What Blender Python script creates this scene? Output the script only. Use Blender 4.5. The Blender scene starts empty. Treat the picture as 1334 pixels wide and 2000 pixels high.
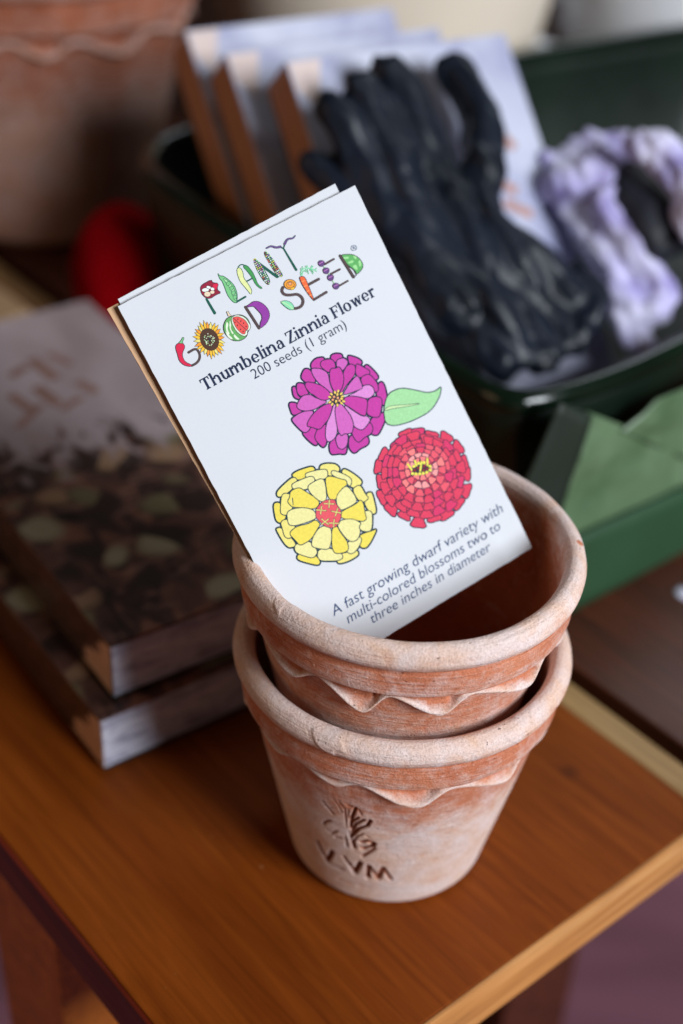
import bpy, bmesh, math, random
import numpy as np
from mathutils import Vector, Matrix
from mathutils.geometry import tessellate_polygon

random.seed(7)
rng = np.random.default_rng(11)
SC = bpy.context.scene
COL = SC.collection
MM = 0.001

# ------------------------------------------------------------------ camera
F_PX, CX, CY = 2778.0, 667.0, 1000.0            # 50 mm lens on a 24 x 36 mm upright frame
R = np.array([[0.99876876, 0.02869865, 0.04046432],
              [0.0496082, -0.57779387, -0.81467372],
              [0.0, 0.81567802, -0.57850616]])  # rows: right, down, forward
R[2] = np.cross(R[0], R[1])
CAM = np.array([-21.76767, -353.41663, 390.44934])
cam_d = bpy.data.cameras.new('camera')
cam = bpy.data.objects.new('camera', cam_d); COL.objects.link(cam)
m = Matrix.Identity(4)
for i in range(3):
    m[i][0], m[i][1], m[i][2], m[i][3] = R[0][i], -R[1][i], -R[2][i], CAM[i] * MM
cam.matrix_world = m
cam_d.sensor_fit = 'VERTICAL'; cam_d.sensor_height = 36; cam_d.sensor_width = 24; cam_d.lens = 50
cam_d.clip_start = 0.02; cam_d.clip_end = 50
cam_d.dof.use_dof = True; cam_d.dof.focus_distance = 0.416; cam_d.dof.aperture_fstop = 4.6
cam_d.dof.aperture_blades = 9
SC.camera = cam

# ------------------------------------------------------------------ light
W = bpy.data.worlds.new('World'); SC.world = W; W.use_nodes = True
W.node_tree.nodes['Background'].inputs[0].default_value = (1.0, 0.86, 0.74, 1)
W.node_tree.nodes['Background'].inputs[1].default_value = 0.04

def area(name, loc, target, size, power, col):
    l = bpy.data.lights.new(name, 'AREA'); l.shape = 'RECTANGLE'; l.size, l.size_y = size
    l.energy = power; l.color = col
    o = bpy.data.objects.new(name, l); COL.objects.link(o)
    o.location = loc
    o.rotation_euler = (Vector(target) - Vector(loc)).to_track_quat('-Z', 'Y').to_euler()
    return o
area('window_light', (1.50, -1.25, 1.15), (0.0, 0.05, 0.08), (0.85, 1.0), 80, (0.88, 0.94, 1.0))
area('warm_room_light', (-1.3, -0.5, 0.55), (0.0, 0.05, 0.08), (0.8, 0.8), 2.6, (1.0, 0.62, 0.36))
area('far_fill_light', (0.9, 1.5, 1.5), (0.0, 0.2, 0.08), (0.8, 0.8), 7, (0.86, 0.93, 1.0))  # fill lamp added to brighten the far bowl and jug, not a window
SC.view_settings.view_transform = 'Standard'
SC.view_settings.look = 'None'
SC.view_settings.exposure = 0.0
SC.view_settings.gamma = 1.0
SC.view_settings.use_curve_mapping = False

# ------------------------------------------------------------------ helpers
def srgb(r, g, b, k=1.0):
    f = lambda c: (c / 255 / 12.92 if c / 255 <= 0.04045 else ((c / 255 + 0.055) / 1.055) ** 2.4)
    return (f(r) * k, f(g) * k, f(b) * k, 1)

def ray(px, py):
    return R.T @ np.array([(px - CX) / F_PX, (py - CY) / F_PX, 1.0])

def at(px, py, z=0.0):
    r = ray(px, py); return CAM + r * ((z - CAM[2]) / r[2])

def at_depth(px, py, d):
    return CAM + ray(px, py) * d

def on_plane(px, py, P, n):
    r = ray(px, py); return CAM + r * (((P - CAM) @ n) / (r @ n))

def link_mesh(name, verts, faces, mats, parent=None, midx=None, smooth=True, scale=MM):
    me = bpy.data.meshes.new(name)
    me.from_pydata([tuple(float(c) * scale for c in v) for v in verts], [], [tuple(int(i) for i in f) for f in faces])
    for mt in (mats if isinstance(mats, (list, tuple)) else [mats]):
        me.materials.append(mt)
    if midx is not None:
        me.polygons.foreach_set('material_index', np.array(midx, dtype=np.int32))
    me.polygons.foreach_set('use_smooth', np.full(len(me.polygons), smooth))
    me.update()
    o = bpy.data.objects.new(name, me); COL.objects.link(o)
    if parent is not None:
        o.parent = parent
    return o

def empty(name, label, cat, group=None, loc=None):
    o = bpy.data.objects.new(name, None); COL.objects.link(o)
    o.empty_display_size = 0.02
    o['label'] = label; o['category'] = cat
    if group: o['group'] = group
    return o

def tag(o, label, cat, group=None):
    o['label'] = label; o['category'] = cat
    if group: o['group'] = group
    return o

def box_obj(name, P, ax, ay, az, dims, mat, parent=None, bevel=0.6, segs=2):
    """a box whose corner is P, edges along ax, ay, az (unit), dims in mm; bevelled"""
    bm = bmesh.new()
    v = {}
    for i in (0, 1):
        for j in (0, 1):
            for k in (0, 1):
                v[i, j, k] = bm.verts.new((P + ax * dims[0] * i + ay * dims[1] * j + az * dims[2] * k) * MM)
    q = [[(0,0,0),(0,1,0),(1,1,0),(1,0,0)], [(0,0,1),(1,0,1),(1,1,1),(0,1,1)], [(0,0,0),(1,0,0),(1,0,1),(0,0,1)],
         [(0,1,0),(0,1,1),(1,1,1),(1,1,0)], [(0,0,0),(0,0,1),(0,1,1),(0,1,0)], [(1,0,0),(1,1,0),(1,1,1),(1,0,1)]]
    for f in q:
        bm.faces.new([v[c] for c in f])
    bmesh.ops.recalc_face_normals(bm, faces=bm.faces)
    if bevel:
        bmesh.ops.bevel(bm, geom=list(bm.edges), offset=bevel * MM, segments=segs, profile=0.5, affect='EDGES')
    me = bpy.data.meshes.new(name); bm.to_mesh(me); bm.free()
    me.materials.append(mat)
    o = bpy.data.objects.new(name, me); COL.objects.link(o)
    if parent is not None: o.parent = parent
    return o

class NT:
    def __init__(s, name):
        s.m = bpy.data.materials.new(name); s.m.use_nodes = True
        s.t = s.m.node_tree; s.b = s.t.nodes['Principled BSDF']
    def n(s, typ, **kw):
        nd = s.t.nodes.new(typ)
        for k, v in kw.items(): setattr(nd, k, v)
        return nd
    def l(s, a, b): s.t.links.new(a, b)
    def obj(s):
        return s.n('ShaderNodeTexCoord').outputs['Object']
    def mapping(s, src, rot=(0,0,0), scale=(1,1,1), loc=(0,0,0)):
        mp = s.n('ShaderNodeMapping'); s.l(src, mp.inputs['Vector'])
        mp.inputs['Rotation'].default_value = rot; mp.inputs['Scale'].default_value = scale; mp.inputs['Location'].default_value = loc
        return mp.outputs[0]
    def noise(s, vec, scale, detail=4, rough=0.55, dist=0.0):
        nd = s.n('ShaderNodeTexNoise'); s.l(vec, nd.inputs['Vector'])
        nd.inputs['Scale'].default_value = scale; nd.inputs['Detail'].default_value = detail
        nd.inputs['Roughness'].default_value = rough; nd.inputs['Distortion'].default_value = dist
        return nd.outputs['Fac']
    def ramp(s, fac, stops, interp='LINEAR'):
        r = s.n('ShaderNodeValToRGB'); s.l(fac, r.inputs[0]); r.color_ramp.interpolation = interp
        e = r.color_ramp.elements
        while len(e) < len(stops): e.new(0.5)
        for el, (p, c) in zip(e, stops):
            el.position = p; el.color = c if len(c) == 4 else (*c, 1)
        return r.outputs[0]
    def mix(s, fac, a, b, mode='MIX'):
        mx = s.n('ShaderNodeMix', data_type='RGBA', blend_type=mode)
        for i, v in ((0, fac), (6, a), (7, b)):
            if hasattr(v, 'links'): s.l(v, mx.inputs[i])
            else: mx.inputs[i].default_value = v
        return mx.outputs[2]
    def math(s, op, a, b=0.0, clamp=False):
        nd = s.n('ShaderNodeMath', operation=op, use_clamp=clamp)
        for i, v in ((0, a), (1, b)):
            if hasattr(v, 'links'): s.l(v, nd.inputs[i])
            else: nd.inputs[i].default_value = v
        return nd.outputs[0]
    def attr(s, name):
        return s.n('ShaderNodeAttribute', attribute_name=name).outputs['Fac']
    def bump(s, h, strength, dist=0.001):
        b = s.n('ShaderNodeBump'); s.l(h, b.inputs['Height'])
        b.inputs['Strength'].default_value = strength; b.inputs['Distance'].default_value = dist
        s.l(b.outputs[0], s.b.inputs['Normal'])
    def set(s, **kw):
        for k, v in kw.items():
            k = {'col': 'Base Color', 'rough': 'Roughness', 'spec': 'Specular IOR Level', 'coat': 'Coat Weight', 'coatr': 'Coat Roughness',
                 'sheen': 'Sheen Weight', 'sss': 'Subsurface Weight', 'metal': 'Metallic'}[k]
            if hasattr(v, 'links'): s.l(v, s.b.inputs[k])
            else: s.b.inputs[k].default_value = v

def plain(name, col, rough=0.6, var=0.08, scale=60, spec=0.4, bump=0.0):
    t = NT(name); o = t.obj(); f = t.noise(o, scale, 5)
    d = tuple(c * (1 - var) for c in col[:3]) + (1,); u = tuple(min(1, c * (1 + var)) for c in col[:3]) + (1,)
    t.set(col=t.ramp(f, [(0.3, d), (0.7, u)]), rough=rough, spec=spec)
    if bump: t.bump(t.noise(o, scale * 6, 4), bump, 0.0004)
    return t.m

TH = math.radians(131.3)                       # direction of the boards
V = np.array([math.cos(TH), math.sin(TH), 0.0])       # along the boards, away
U = np.array([V[1], -V[0], 0.0])                       # across the boards, to the right
Z = np.array([0, 0, 1.0])

# ------------------------------------------------------------------ materials: wood
def wood(name, dark, mid, light, along=V, rough=0.36, figure=0.5, seed=0.0, spec=0.4, pore=0.35, knots=()):
    t = NT(name); o = t.obj()
    ang = math.atan2(along[1], along[0])
    v = t.mapping(o, rot=(0, 0, -ang), loc=(seed, seed * 0.7, 0))
    # Blender's Mapping rotates after scaling, so scale in a second node
    v1 = t.mapping(v, scale=(1.3, 12, 12))
    n1 = t.noise(v1, 2.6, 5, 0.55, 1.2)
    v2 = t.mapping(v, scale=(5, 190, 190))
    n2 = t.noise(v2, 3.0, 4, 0.6, 0.25)
    v3 = t.mapping(v, scale=(2.2, 34, 34))
    n3 = t.noise(v3, 2.2, 3, 0.5, 2.0)
    rings = t.math('FRACT', t.math('MULTIPLY', n1, 7.0))
    rings = t.math('ABSOLUTE', t.math('SUBTRACT', rings, 0.5))
    base = t.ramp(n3, [(0.25, dark), (0.5, mid), (0.75, light)])
    r2 = t.ramp(rings, [(0.0, (0.62, 0.58, 0.52)), (0.16, (1, 1, 1))])
    c = t.mix(figure, base, t.mix(1.0, base, r2, 'MULTIPLY'))
    p = t.ramp(n2, [(0.36, (0.55, 0.5, 0.45)), (0.50, (1, 1, 1)), (0.70, (1.0, 1.0, 1.0)), (0.8, (1.1, 1.1, 1.08))])
    c = t.mix(pore, c, t.mix(1.0, c, p, 'MULTIPLY'))
    blot = t.ramp(t.noise(v, 16, 3), [(0.3, (0.88, 0.86, 0.84)), (0.7, (1.08, 1.07, 1.05))])
    c = t.mix(0.8, c, t.mix(1.0, c, blot, 'MULTIPLY'))
    if knots:
        for (kx, ky, kr) in knots:
            d = t.n('ShaderNodeVectorMath', operation='DISTANCE'); t.l(t.mix(0.004, o, t.n('ShaderNodeTexNoise').outputs['Color'], 'ADD'), d.inputs[0]); d.inputs[1].default_value = (kx * MM + .002, ky * MM + .002, .002)
            c = t.mix(t.ramp(t.math('DIVIDE', d.outputs['Value'], kr * MM), [(0.25, (.5, .5, .5)), (1.0, (0, 0, 0))]), c, srgb(52, 22, 8))
    sp = t.ramp(t.noise(t.mapping(o, loc=(1, 2, 3)), 330, 2, 0.5), [(0.76, (0, 0, 0)), (0.80, (1, 1, 1))])
    c = t.mix(t.math('MULTIPLY', sp, 0.45), c, srgb(196, 150, 104))
    t.set(col=c, spec=spec, rough=t.math('ADD', t.math('MULTIPLY', t.noise(o, 45, 4), 0.16), rough - 0.08))
    t.bump(n2, 0.10, 0.0003)
    return t.m

M_CHERRY = wood('cherry_veneer', srgb(108, 48, 10), srgb(122, 58, 13), srgb(136, 68, 18), rough=0.5, spec=0.12, figure=0.36, pore=0.42, knots=[tuple(at(1112, 1508)[:2]) + (5.0,)])
M_OAKEDGE = wood('oak_edging', srgb(148, 94, 46), srgb(188, 128, 70), srgb(206, 152, 96), along=U, figure=0.35, seed=3.1, rough=0.5)
M_PALEEDGE = wood('pale_edging', srgb(130, 100, 62), srgb(164, 130, 84), srgb(186, 152, 104), figure=0.25, seed=5.1, rough=0.5)
M_REDWOOD = wood('dark_red_side', srgb(72, 18, 6), srgb(92, 26, 9), srgb(112, 36, 13), figure=0.3, seed=8.0, rough=0.45)  # left side face, darker and redder than the bench top
M_LEG = wood('amber_leg_wood', srgb(150, 82, 28), srgb(180, 100, 34), srgb(200, 118, 44), along=Z, figure=0.3, seed=1.4, rough=0.45)
M_BOARD2 = wood('dark_red_wood', srgb(52, 24, 15), srgb(72, 34, 21), srgb(92, 44, 26), seed=11.0, rough=0.42)
M_PALEWOOD = wood('pale_wood', srgb(150, 120, 90), srgb(176, 146, 112), srgb(196, 166, 130), seed=4.0, rough=0.6)

def floor_mat():
    t = NT('maroon_floor_cloth'); o = t.obj()
    a = t.noise(t.mapping(o, rot=(0, 0, 0.5), scale=(1, 3.2, 1)), 3.0, 3, 0.5, 0.6)
    b = t.noise(o, 420, 3)
    c = t.ramp(a, [(0.32, srgb(88, 50, 60)), (0.68, srgb(126, 78, 92))])
    t.set(col=t.mix(0.25, c, t.mix(1.0, c, t.ramp(b, [(0.3, (0.6, 0.6, 0.6)), (0.7, (1.2, 1.2, 1.2))]), 'MULTIPLY')), rough=0.95, spec=0.1, sheen=0.3)
    t.bump(b, 0.3, 0.001)
    return t.m

# ------------------------------------------------------------------ setting: floor, benches
fl = link_mesh('floor', [(-4000, -4000, -420), (4000, -4000, -420), (4000, 4000, -420), (-4000, 4000, -420)], [(0, 1, 2, 3)], floor_mat(), smooth=False)
fl['kind'] = 'structure'

def uv_pt(n, t, z):                            # n across (U), t along (V) in mm
    return U * n + V * t + Z * z

NL, NR, TF = -110.5, 113.0, -69.5              # left edge, right edge, front end of the near bench
b1 = empty('wooden_bench', 'cherry brown wooden bench with pale oak front edge under the stacked clay pots', 'bench')
box_obj('bench_top', uv_pt(NL + 0.2, TF + 1.8, -21), U, V, Z, (NR - NL - 13.2, 1400, 21), M_CHERRY, b1, 0.7)
box_obj('front_edging', uv_pt(NL + 0.2, TF, -20.9), U, V, Z, (NR - NL - 0.2, 1.75, 20.95), M_OAKEDGE, b1, 0.35)
box_obj('side_edging', uv_pt(NR - 12.9, TF + 1.8, -20.9), U, V, Z, (12.9, 1400, 20.75), M_PALEEDGE, b1, 1.2)
box_obj('dark_red_side', uv_pt(NL - 1.6, TF, -20.8), U, V, Z, (1.7, 1400, 20.6), M_REDWOOD, b1, 0.5)
for (n, t) in ((NL + 1, -14), (NR - 62, -14)):
    # legs stand a hand's breadth back from the front end
    box_obj('leg', uv_pt(n, TF + 120 + t * 0, -420), U, V, Z, (58, 52, 398.9), M_LEG, b1, 1.5)

b2 = empty('wooden_bench', 'darker red brown wooden bench behind a dark gap, under the green carton', 'bench')
box_obj('bench_top', uv_pt(NR + 8, TF - 60, -22), U, V, Z, (1300, 2200, 22), M_BOARD2, b2, 0.8)
for (n, t) in ((NR + 30, 40), (NR + 30, 1900), (NR + 1200, 1900), (NR + 1200, 40)):
    box_obj('leg', uv_pt(n, t, -420), U, V, Z, (58, 58, 398), M_BOARD2, b2, 1.5)

# ------------------------------------------------------------------ terracotta
def terracotta(name, lo, hi, dusty=1.0):
    t = NT(name); o = t.obj()
    lime = t.math('MULTIPLY', t.attr('lime'), 0.66); groove = t.attr('groove'); u = t.attr('arc')
    big = t.noise(o, 42, 5, 0.6)
    base = t.ramp(big, [(0.28, lo), (0.72, hi)])
    # drag marks run round the pot
    cv = t.n('ShaderNodeCombineXYZ'); t.l(u, cv.inputs[0])
    sx = t.n('ShaderNodeSeparateXYZ'); t.l(o, sx.inputs[0]); t.l(sx.outputs[2], cv.inputs[1])
    streak = t.noise(t.mapping(cv.outputs[0], scale=(45, 900, 1)), 1.0, 5, 0.62, 0.6)
    grain = t.noise(o, 1500, 4, 0.65)
    mott = t.noise(o, 260, 6, 0.65, 0.4)
    mott2 = t.noise(o, 75, 4, 0.6, 0.8)
    f = t.math('ADD', t.math('MULTIPLY', streak, 0.34), t.math('ADD', t.math('MULTIPLY', mott, 0.50), t.math('MULTIPLY', mott2, 0.38)))
    f = t.math('SUBTRACT', t.math('ADD', t.math('MULTIPLY', lime, 0.95), f), 0.77)
    f = t.math('MULTIPLY', t.math('MULTIPLY', f, 2.9, True), 0.86 * dusty, True)
    chalk = t.ramp(mott2, [(0.35, srgb(228, 196, 176)), (0.65, srgb(232, 216, 212))])
    c = t.mix(f, base, chalk)
    spk = t.ramp(t.noise(o, 900, 2, 0.5), [(0.70, (0, 0, 0)), (0.76, (1, 1, 1))])
    c = t.mix(t.math('MULTIPLY', spk, 0.55), c, srgb(226, 206, 198))
    pit = t.ramp(t.noise(t.mapping(o, loc=(3, 1, 2)), 620, 3, 0.55), [(0.255, (1, 1, 1)), (0.30, (0, 0, 0))])
    c = t.mix(t.math('MULTIPLY', pit, 0.6), c, srgb(104, 48, 30))
    gr = t.ramp(grain, [(0.25, (0.62, 0.58, 0.55)), (0.55, (1, 1, 1)), (0.75, (1.16, 1.16, 1.17))])
    c = t.mix(0.75, c, t.mix(1.0, c, gr, 'MULTIPLY'))
    c = t.mix(t.math('MULTIPLY', groove, 0.85), c, srgb(98, 44, 28))
    t.set(col=c, rough=0.93, spec=0.18)
    h = t.math('ADD', t.math('MULTIPLY', grain, 0.55), t.math('ADD', t.math('MULTIPLY', mott, 0.8), t.math('MULTIPLY', streak, 0.9)))
    h = t.math('SUBTRACT', h, t.math('MULTIPLY', pit, 1.2))
    t.bump(h, 0.9, 0.0007)
    return t.m
M_CLAY = terracotta('terracotta_clay', srgb(184, 106, 76), srgb(210, 136, 103))
M_CLAY_BIG = terracotta('large_terracotta_clay', srgb(136, 74, 50), srgb(166, 98, 72), 0.5)

def vnoise(theta, zz, seed, ft, fz):
    r = np.random.default_rng(seed); out = 0
    for k in range(7):
        a = r.integers(1, max(2, ft)); b = r.normal() * fz; p = r.uniform(0, 6.28)
        out = out + np.sin(a * theta + b * zz + p) * r.uniform(0.4, 1)
    return out / 4

def smoothstep(a, b, x):
    t = np.clip((x - a) / (b - a), 0, 1); return t * t * (3 - 2 * t)

def pot_mesh(name, seed, rb, rt, nwave, phase, x0, y0, z0, k=1.0, strokes=(), flakes=(), NT_=900, mat=None, parent=None, zwave=1.0, inner_floor=6.0):
    """a hand made pot with a rolled lip, a collar band and a pinched ruffle below it. All in mm, k scales the whole."""
    th = np.linspace(0, 2 * np.pi, NT_, endpoint=False)
    r0 = np.random.default_rng(seed)
    # ruffle: 0 at its crests, 1 at the low points; each low point is folded to one side
    ph = (th * nwave / (2 * np.pi) + phase + 0.10 * np.sin(2 * th + seed) + 0.05 * np.sin(5 * th + 2 * seed))
    cyc = np.floor(ph).astype(int); fr = ph - np.floor(ph)
    amp = r0.uniform(0.5, 1.12, nwave + 3)[cyc % (nwave + 3)]
    top = 0.66
    w = np.where(fr < top, smoothstep(-0.12, top, fr) ** 1.25, 1 - smoothstep(top, 1.0, fr) ** 0.8)
    w = w * (amp * (1 - smoothstep(0.85, 1, fr)) + amp * smoothstep(0.85, 1, fr))
    w = np.convolve(np.r_[w[-4:], w, w[:4]], np.ones(9) / 9, 'valid')
    fold = np.exp(-((fr - 0.78) / 0.05) ** 2) * amp * 1.7                # the crease just past each low point
    zb = 74.5
    ze = zb - 1.8 - 6.9 * w * zwave
    re = 50.3 + 1.4 * w + 0.4 * np.sin(3 * th + seed)
    body = lambda z: rb + (rt - rb) * z / 64.0
    rows = []                                                        # (r, z, lime, tagcode)
    def add(r, z, lime):
        rows.append((np.broadcast_to(r, th.shape).astype(float).copy(), np.broadcast_to(z, th.shape).astype(float).copy(), np.broadcast_to(lime, th.shape).astype(float).copy()))
    add(0.01, 0.0, 0.5); add(rb - 8, 0.0, 0.5); add(rb - 2.6, 0.0, 0.5); add(rb - 1.3, 0.25, 0.6); add(rb - 0.4, 1.0, 0.7); add(rb, 2.4, 0.75)
    NB = 190
    for i in range(1, NB + 1):
        s = i / NB; z = 2.4 + (ze - 1.4 - 2.4) * s
        add(body(z), z, 0.86 - 0.52 * smoothstep(0.55, 0.95, s))
    def seg(pts, n):
        for a, b in zip(pts[:-1], pts[1:]):
            for i in range(1, n + 1):
                s = i / n
                add(a[0] + (b[0] - a[0]) * s, a[1] + (b[1] - a[1]) * s, a[2] + (b[2] - a[2]) * s)
    dep = np.clip(w, 0, 1)
    hz = (ze + zb) / 2
    seg([(body(ze - 1.4), ze - 1.4, 0.3), (re - 1.2, ze - 1.0, 0.45), (re - 0.1, ze - 0.3, 0.8), (re, ze + 0.5, 0.85), (re - 0.9, ze + 1.2, 0.6),
         (50.6 - 2.7 * dep - 1.9 * fold, ze + 1.2 + (zb - 0.5 - ze - 1.2) * 0.45, 0.12), (51.0 - 2.0 * dep - 1.4 * fold, zb - 0.9, 0.08), (51.7, zb - 0.1, 0.25), (52.2, zb + 0.7, 0.5)], 3)
    seg([(52.2, zb + 0.7, 0.5), (52.45, zb + 3.5, 0.34), (52.4, zb + 7, 0.30), (52.1, zb + 9.2, 0.25), (52.0, zb + 9.8, 0.2), (52.5, zb + 10.3, 0.35), (53.9, zb + 11.6, 0.6),
         (54.8, zb + 13.4, 0.75), (54.9, zb + 15, 0.82), (54.3, zb + 17, 0.88), (53.1, zb + 18.6, 0.92), (51.4, zb + 19.4, 0.95), (49.8, zb + 19.2, 0.92), (48.5, zb + 18.1, 0.85),
         (47.8, zb + 16.4, 0.7), (47.6, zb + 14, 0.5), (47.4, zb + 9, 0.35), (46.9, zb + 2, 0.25), (46.0, zb - 8, 0.2)], 5)
    rin = lambda z: body(z) - 5.2
    for i in range(1, 16):
        z = zb - 8 + (inner_floor + 1 - zb + 8) * i / 15
        r_i = 46.0 + (rin(inner_floor + 1) - 46.0) * i / 15
        add(r_i, z, 0.2)
    add(rin(inner_floor) - 3, inner_floor, 0.2); add(0.01, inner_floor, 0.2)
    Rr = np.array([a[0] for a in rows]); Zz = np.array([a[1] for a in rows]); L = np.array([a[2] for a in rows])
    # soften the profile
    for _ in range(2):
        Rr[2:-2] = (Rr[1:-3] + 2 * Rr[2:-2] + Rr[3:-1]) / 4
        Zz[2:-2] = (Zz[1:-3] + 2 * Zz[2:-2] + Zz[3:-1]) / 4
    T = np.broadcast_to(th, Rr.shape)
    # hand made unevenness
    up = smoothstep(8, 40, Zz)
    Rr = Rr + (0.35 * vnoise(T, Zz, seed + 1, 4, 0.02) + 0.16 * vnoise(T, Zz, seed + 2, 11, 0.25) + 0.07 * vnoise(T, Zz, seed + 3, 30, 0.9)) * (0.3 + 0.7 * up) * (Rr > 3)
    Zz = Zz + 0.45 * vnoise(T, 0 * Zz, seed + 4, 4, 0) * up + 0.18 * vnoise(T, Rr, seed + 5, 16, 0.3) * up
    G = np.zeros_like(Rr)
    X = x0 + k * Rr * np.cos(T); Y = y0 + k * Rr * np.sin(T); ZZ = z0 + k * Zz
    # pressed marks: strokes given as polylines of 3d points on the wall, pushed in along the wall normal
    row_ok = np.zeros(Rr.shape, bool); row_ok[5:5 + NB + 1] = True
    for (pts, wd, dp) in strokes:
        pts = np.array(pts)
        best = np.full(Rr.shape, 1e9)
        P = np.stack([X, Y, ZZ], -1)
        for a, b in zip(pts[:-1], pts[1:]):
            ab = b - a; q = P - a
            s = np.clip((q @ ab) / (ab @ ab), 0, 1)
            d = np.linalg.norm(q - s[..., None] * ab, axis=-1)
            best = np.minimum(best, d)
        g = (1 - smoothstep(wd * 0.35, wd, best)) * row_ok
        G = np.maximum(G, g * dp / 1.0)
    G = np.clip(G, 0, 1)
    Rr2 = Rr - 1.0 * G
    L = L * (1 - 0.9 * G)
    for (c, rad, val) in flakes:
        P = np.stack([X, Y, ZZ], -1); d = np.linalg.norm(P - c, axis=-1)
        wob = 1 + 0.25 * np.sin(5 * T * 9 + Zz) 
        fl_ = 1 - smoothstep(rad * 0.82, rad * 0.95, d * wob)
        L = L * (1 - fl_) + val * fl_; Rr2 = Rr2 + 0.35 * fl_
    X = x0 + k * Rr2 * np.cos(T); Y = y0 + k * Rr2 * np.sin(T)
    n_r, n_t = Rr.shape
    co = np.stack([X, Y, ZZ], -1).reshape(-1, 3) * MM
    i = np.arange(n_r - 1)[:, None] * n_t; j = np.arange(n_t)[None, :]; j2 = (j + 1) % n_t
    quads = np.stack([i + j, i + j2, i + n_t + j2, i + n_t + j], -1).reshape(-1, 4)
    me = bpy.data.meshes.new(name)
    me.vertices.add(len(co)); me.vertices.foreach_set('co', co.ravel().astype(np.float32))
    me.loops.add(quads.size); me.loops.foreach_set('vertex_index', quads.ravel().astype(np.int32))
    me.polygons.add(len(quads)); me.polygons.foreach_set('loop_start', np.arange(0, quads.size, 4, dtype=np.int32))
    me.polygons.foreach_set('use_smooth', np.ones(len(quads), bool))
    me.update(calc_edges=True); me.validate()
    arc = (np.minimum(T, 2 * np.pi - T) * 0.05 + 0 * Rr)
    for nm, A in (('lime', L), ('groove', G), ('arc', arc)):
        at_ = me.attributes.new(nm, 'FLOAT', 'POINT'); at_.data.foreach_set('value', A.reshape(-1).astype(np.float32))
    me.materials.append(mat)
    o = bpy.data.objects.new(name, me); COL.objects.link(o)
    return o

# marks stamped on the lower pot's wall
RB, RT = 34.0, 47.5
def on_cone(px, py):
    d = ray(px, py); o_ = CAM
    k_ = (RT - RB) / 64.0
    # (x^2+y^2) = (RB + k z)^2
    A = d[0]**2 + d[1]**2 - (k_ * d[2])**2
    B = 2 * (o_[0]*d[0] + o_[1]*d[1] - k_ * d[2] * (RB + k_ * o_[2]))
    C_ = o_[0]**2 + o_[1]**2 - (RB + k_ * o_[2])**2
    s = (-B - math.sqrt(B*B - 4*A*C_)) / (2*A)
    return o_ + d * s
def mk(pts, wd, dp):
    return ([on_cone(560 + x * 0.18, 1520 + y * 0.18) for x, y in pts], wd * (0.8 if min(p[1] for p in pts) < 680 else 1.1), dp)
EMB = [mk([(385,255),(440,320),(505,395)], 0.85, .6), mk([(660,300),(700,312)], .8, .8), mk([(745,330),(705,430),(690,545)], 1.0, .9), mk([(780,345),(808,405)], .6, .5),
       mk([(838,458),(745,508),(700,600)], .85, .9), mk([(775,432),(712,480)], .7, .8), mk([(905,470),(872,525),(775,558),(690,645)], 1.05, 1.0), mk([(628,335),(636,430),(650,540)], .5, .45),
       mk([(665,340),(668,430)], .5, .4), mk([(398,505),(412,478),(470,468)], .9, .7), mk([(435,560),(485,602),(545,575)], .7, .5), mk([(528,640),(592,652)], 1.0, .9), mk([(632,640),(655,745)], .7, .7),
       mk([(668,570),(690,660)], .5, .5), mk([(712,690),(732,762)], .9, .9), mk([(725,690),(760,640),(830,610),(890,650)], .7, .6), mk([(805,700),(870,688),(945,715),(925,750),(820,768)], 1.05, 1.0),
       mk([(955,775),(822,852)], .8, .7), mk([(500,230),(560,300),(600,380)], .5, .35), mk([(560,250),(610,330)], .5, .3),
       mk([(330,690),(385,800),(450,925),(520,960),(605,990)], 1.0, .75), mk([(492,800),(440,895)], 1.15, 1.0), mk([(620,858),(670,930),(735,1025)], 1.0, .85), mk([(795,922),(735,1030)], 1.2, 1.0),
       mk([(885,960),(878,1082)], 1.1, .95), mk([(890,958),(990,1092)], .9, .7), mk([(992,1092),(1045,985)], 1.2, .9), mk([(1045,982),(1130,1105)], .9, .75), mk([(560,1090),(700,1140),(885,1182)], .8, .4)]
PG = 'terracotta pots stacked one inside the other'
low = pot_mesh('clay_pot', 5, RB, RT, 12, 0.32, 0, 0, 0, strokes=EMB, mat=M_CLAY, zwave=0.74,
               flakes=[(at(640, 1446, 92.0), 5.2, 1.25), (at(1008, 1422, 92.5), 4.2, 1.2), (at(1040, 1405, 92.5), 1.6, 1.2)])
tag(low, 'lower terracotta pot standing on the bench, stamped with an emblem and letters', 'flower pot', PG)
upp = pot_mesh('clay_pot', 23, RB - 0.6, RT - 0.8, 12, 0.10, -0.2, 1.2, 37.3, mat=M_CLAY, zwave=1.12, flakes=[(at(1022, 1197, 129), 1.5, -0.2), (at(1128, 1062, 130), 1.6, -.3), (at(945, 1285, 124), 1.2, -.2), (at(560, 1180, 129), 4.5, 1.3)])
tag(upp, 'upper terracotta pot nested in the other and holding the seed packets', 'flower pot', PG)

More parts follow.
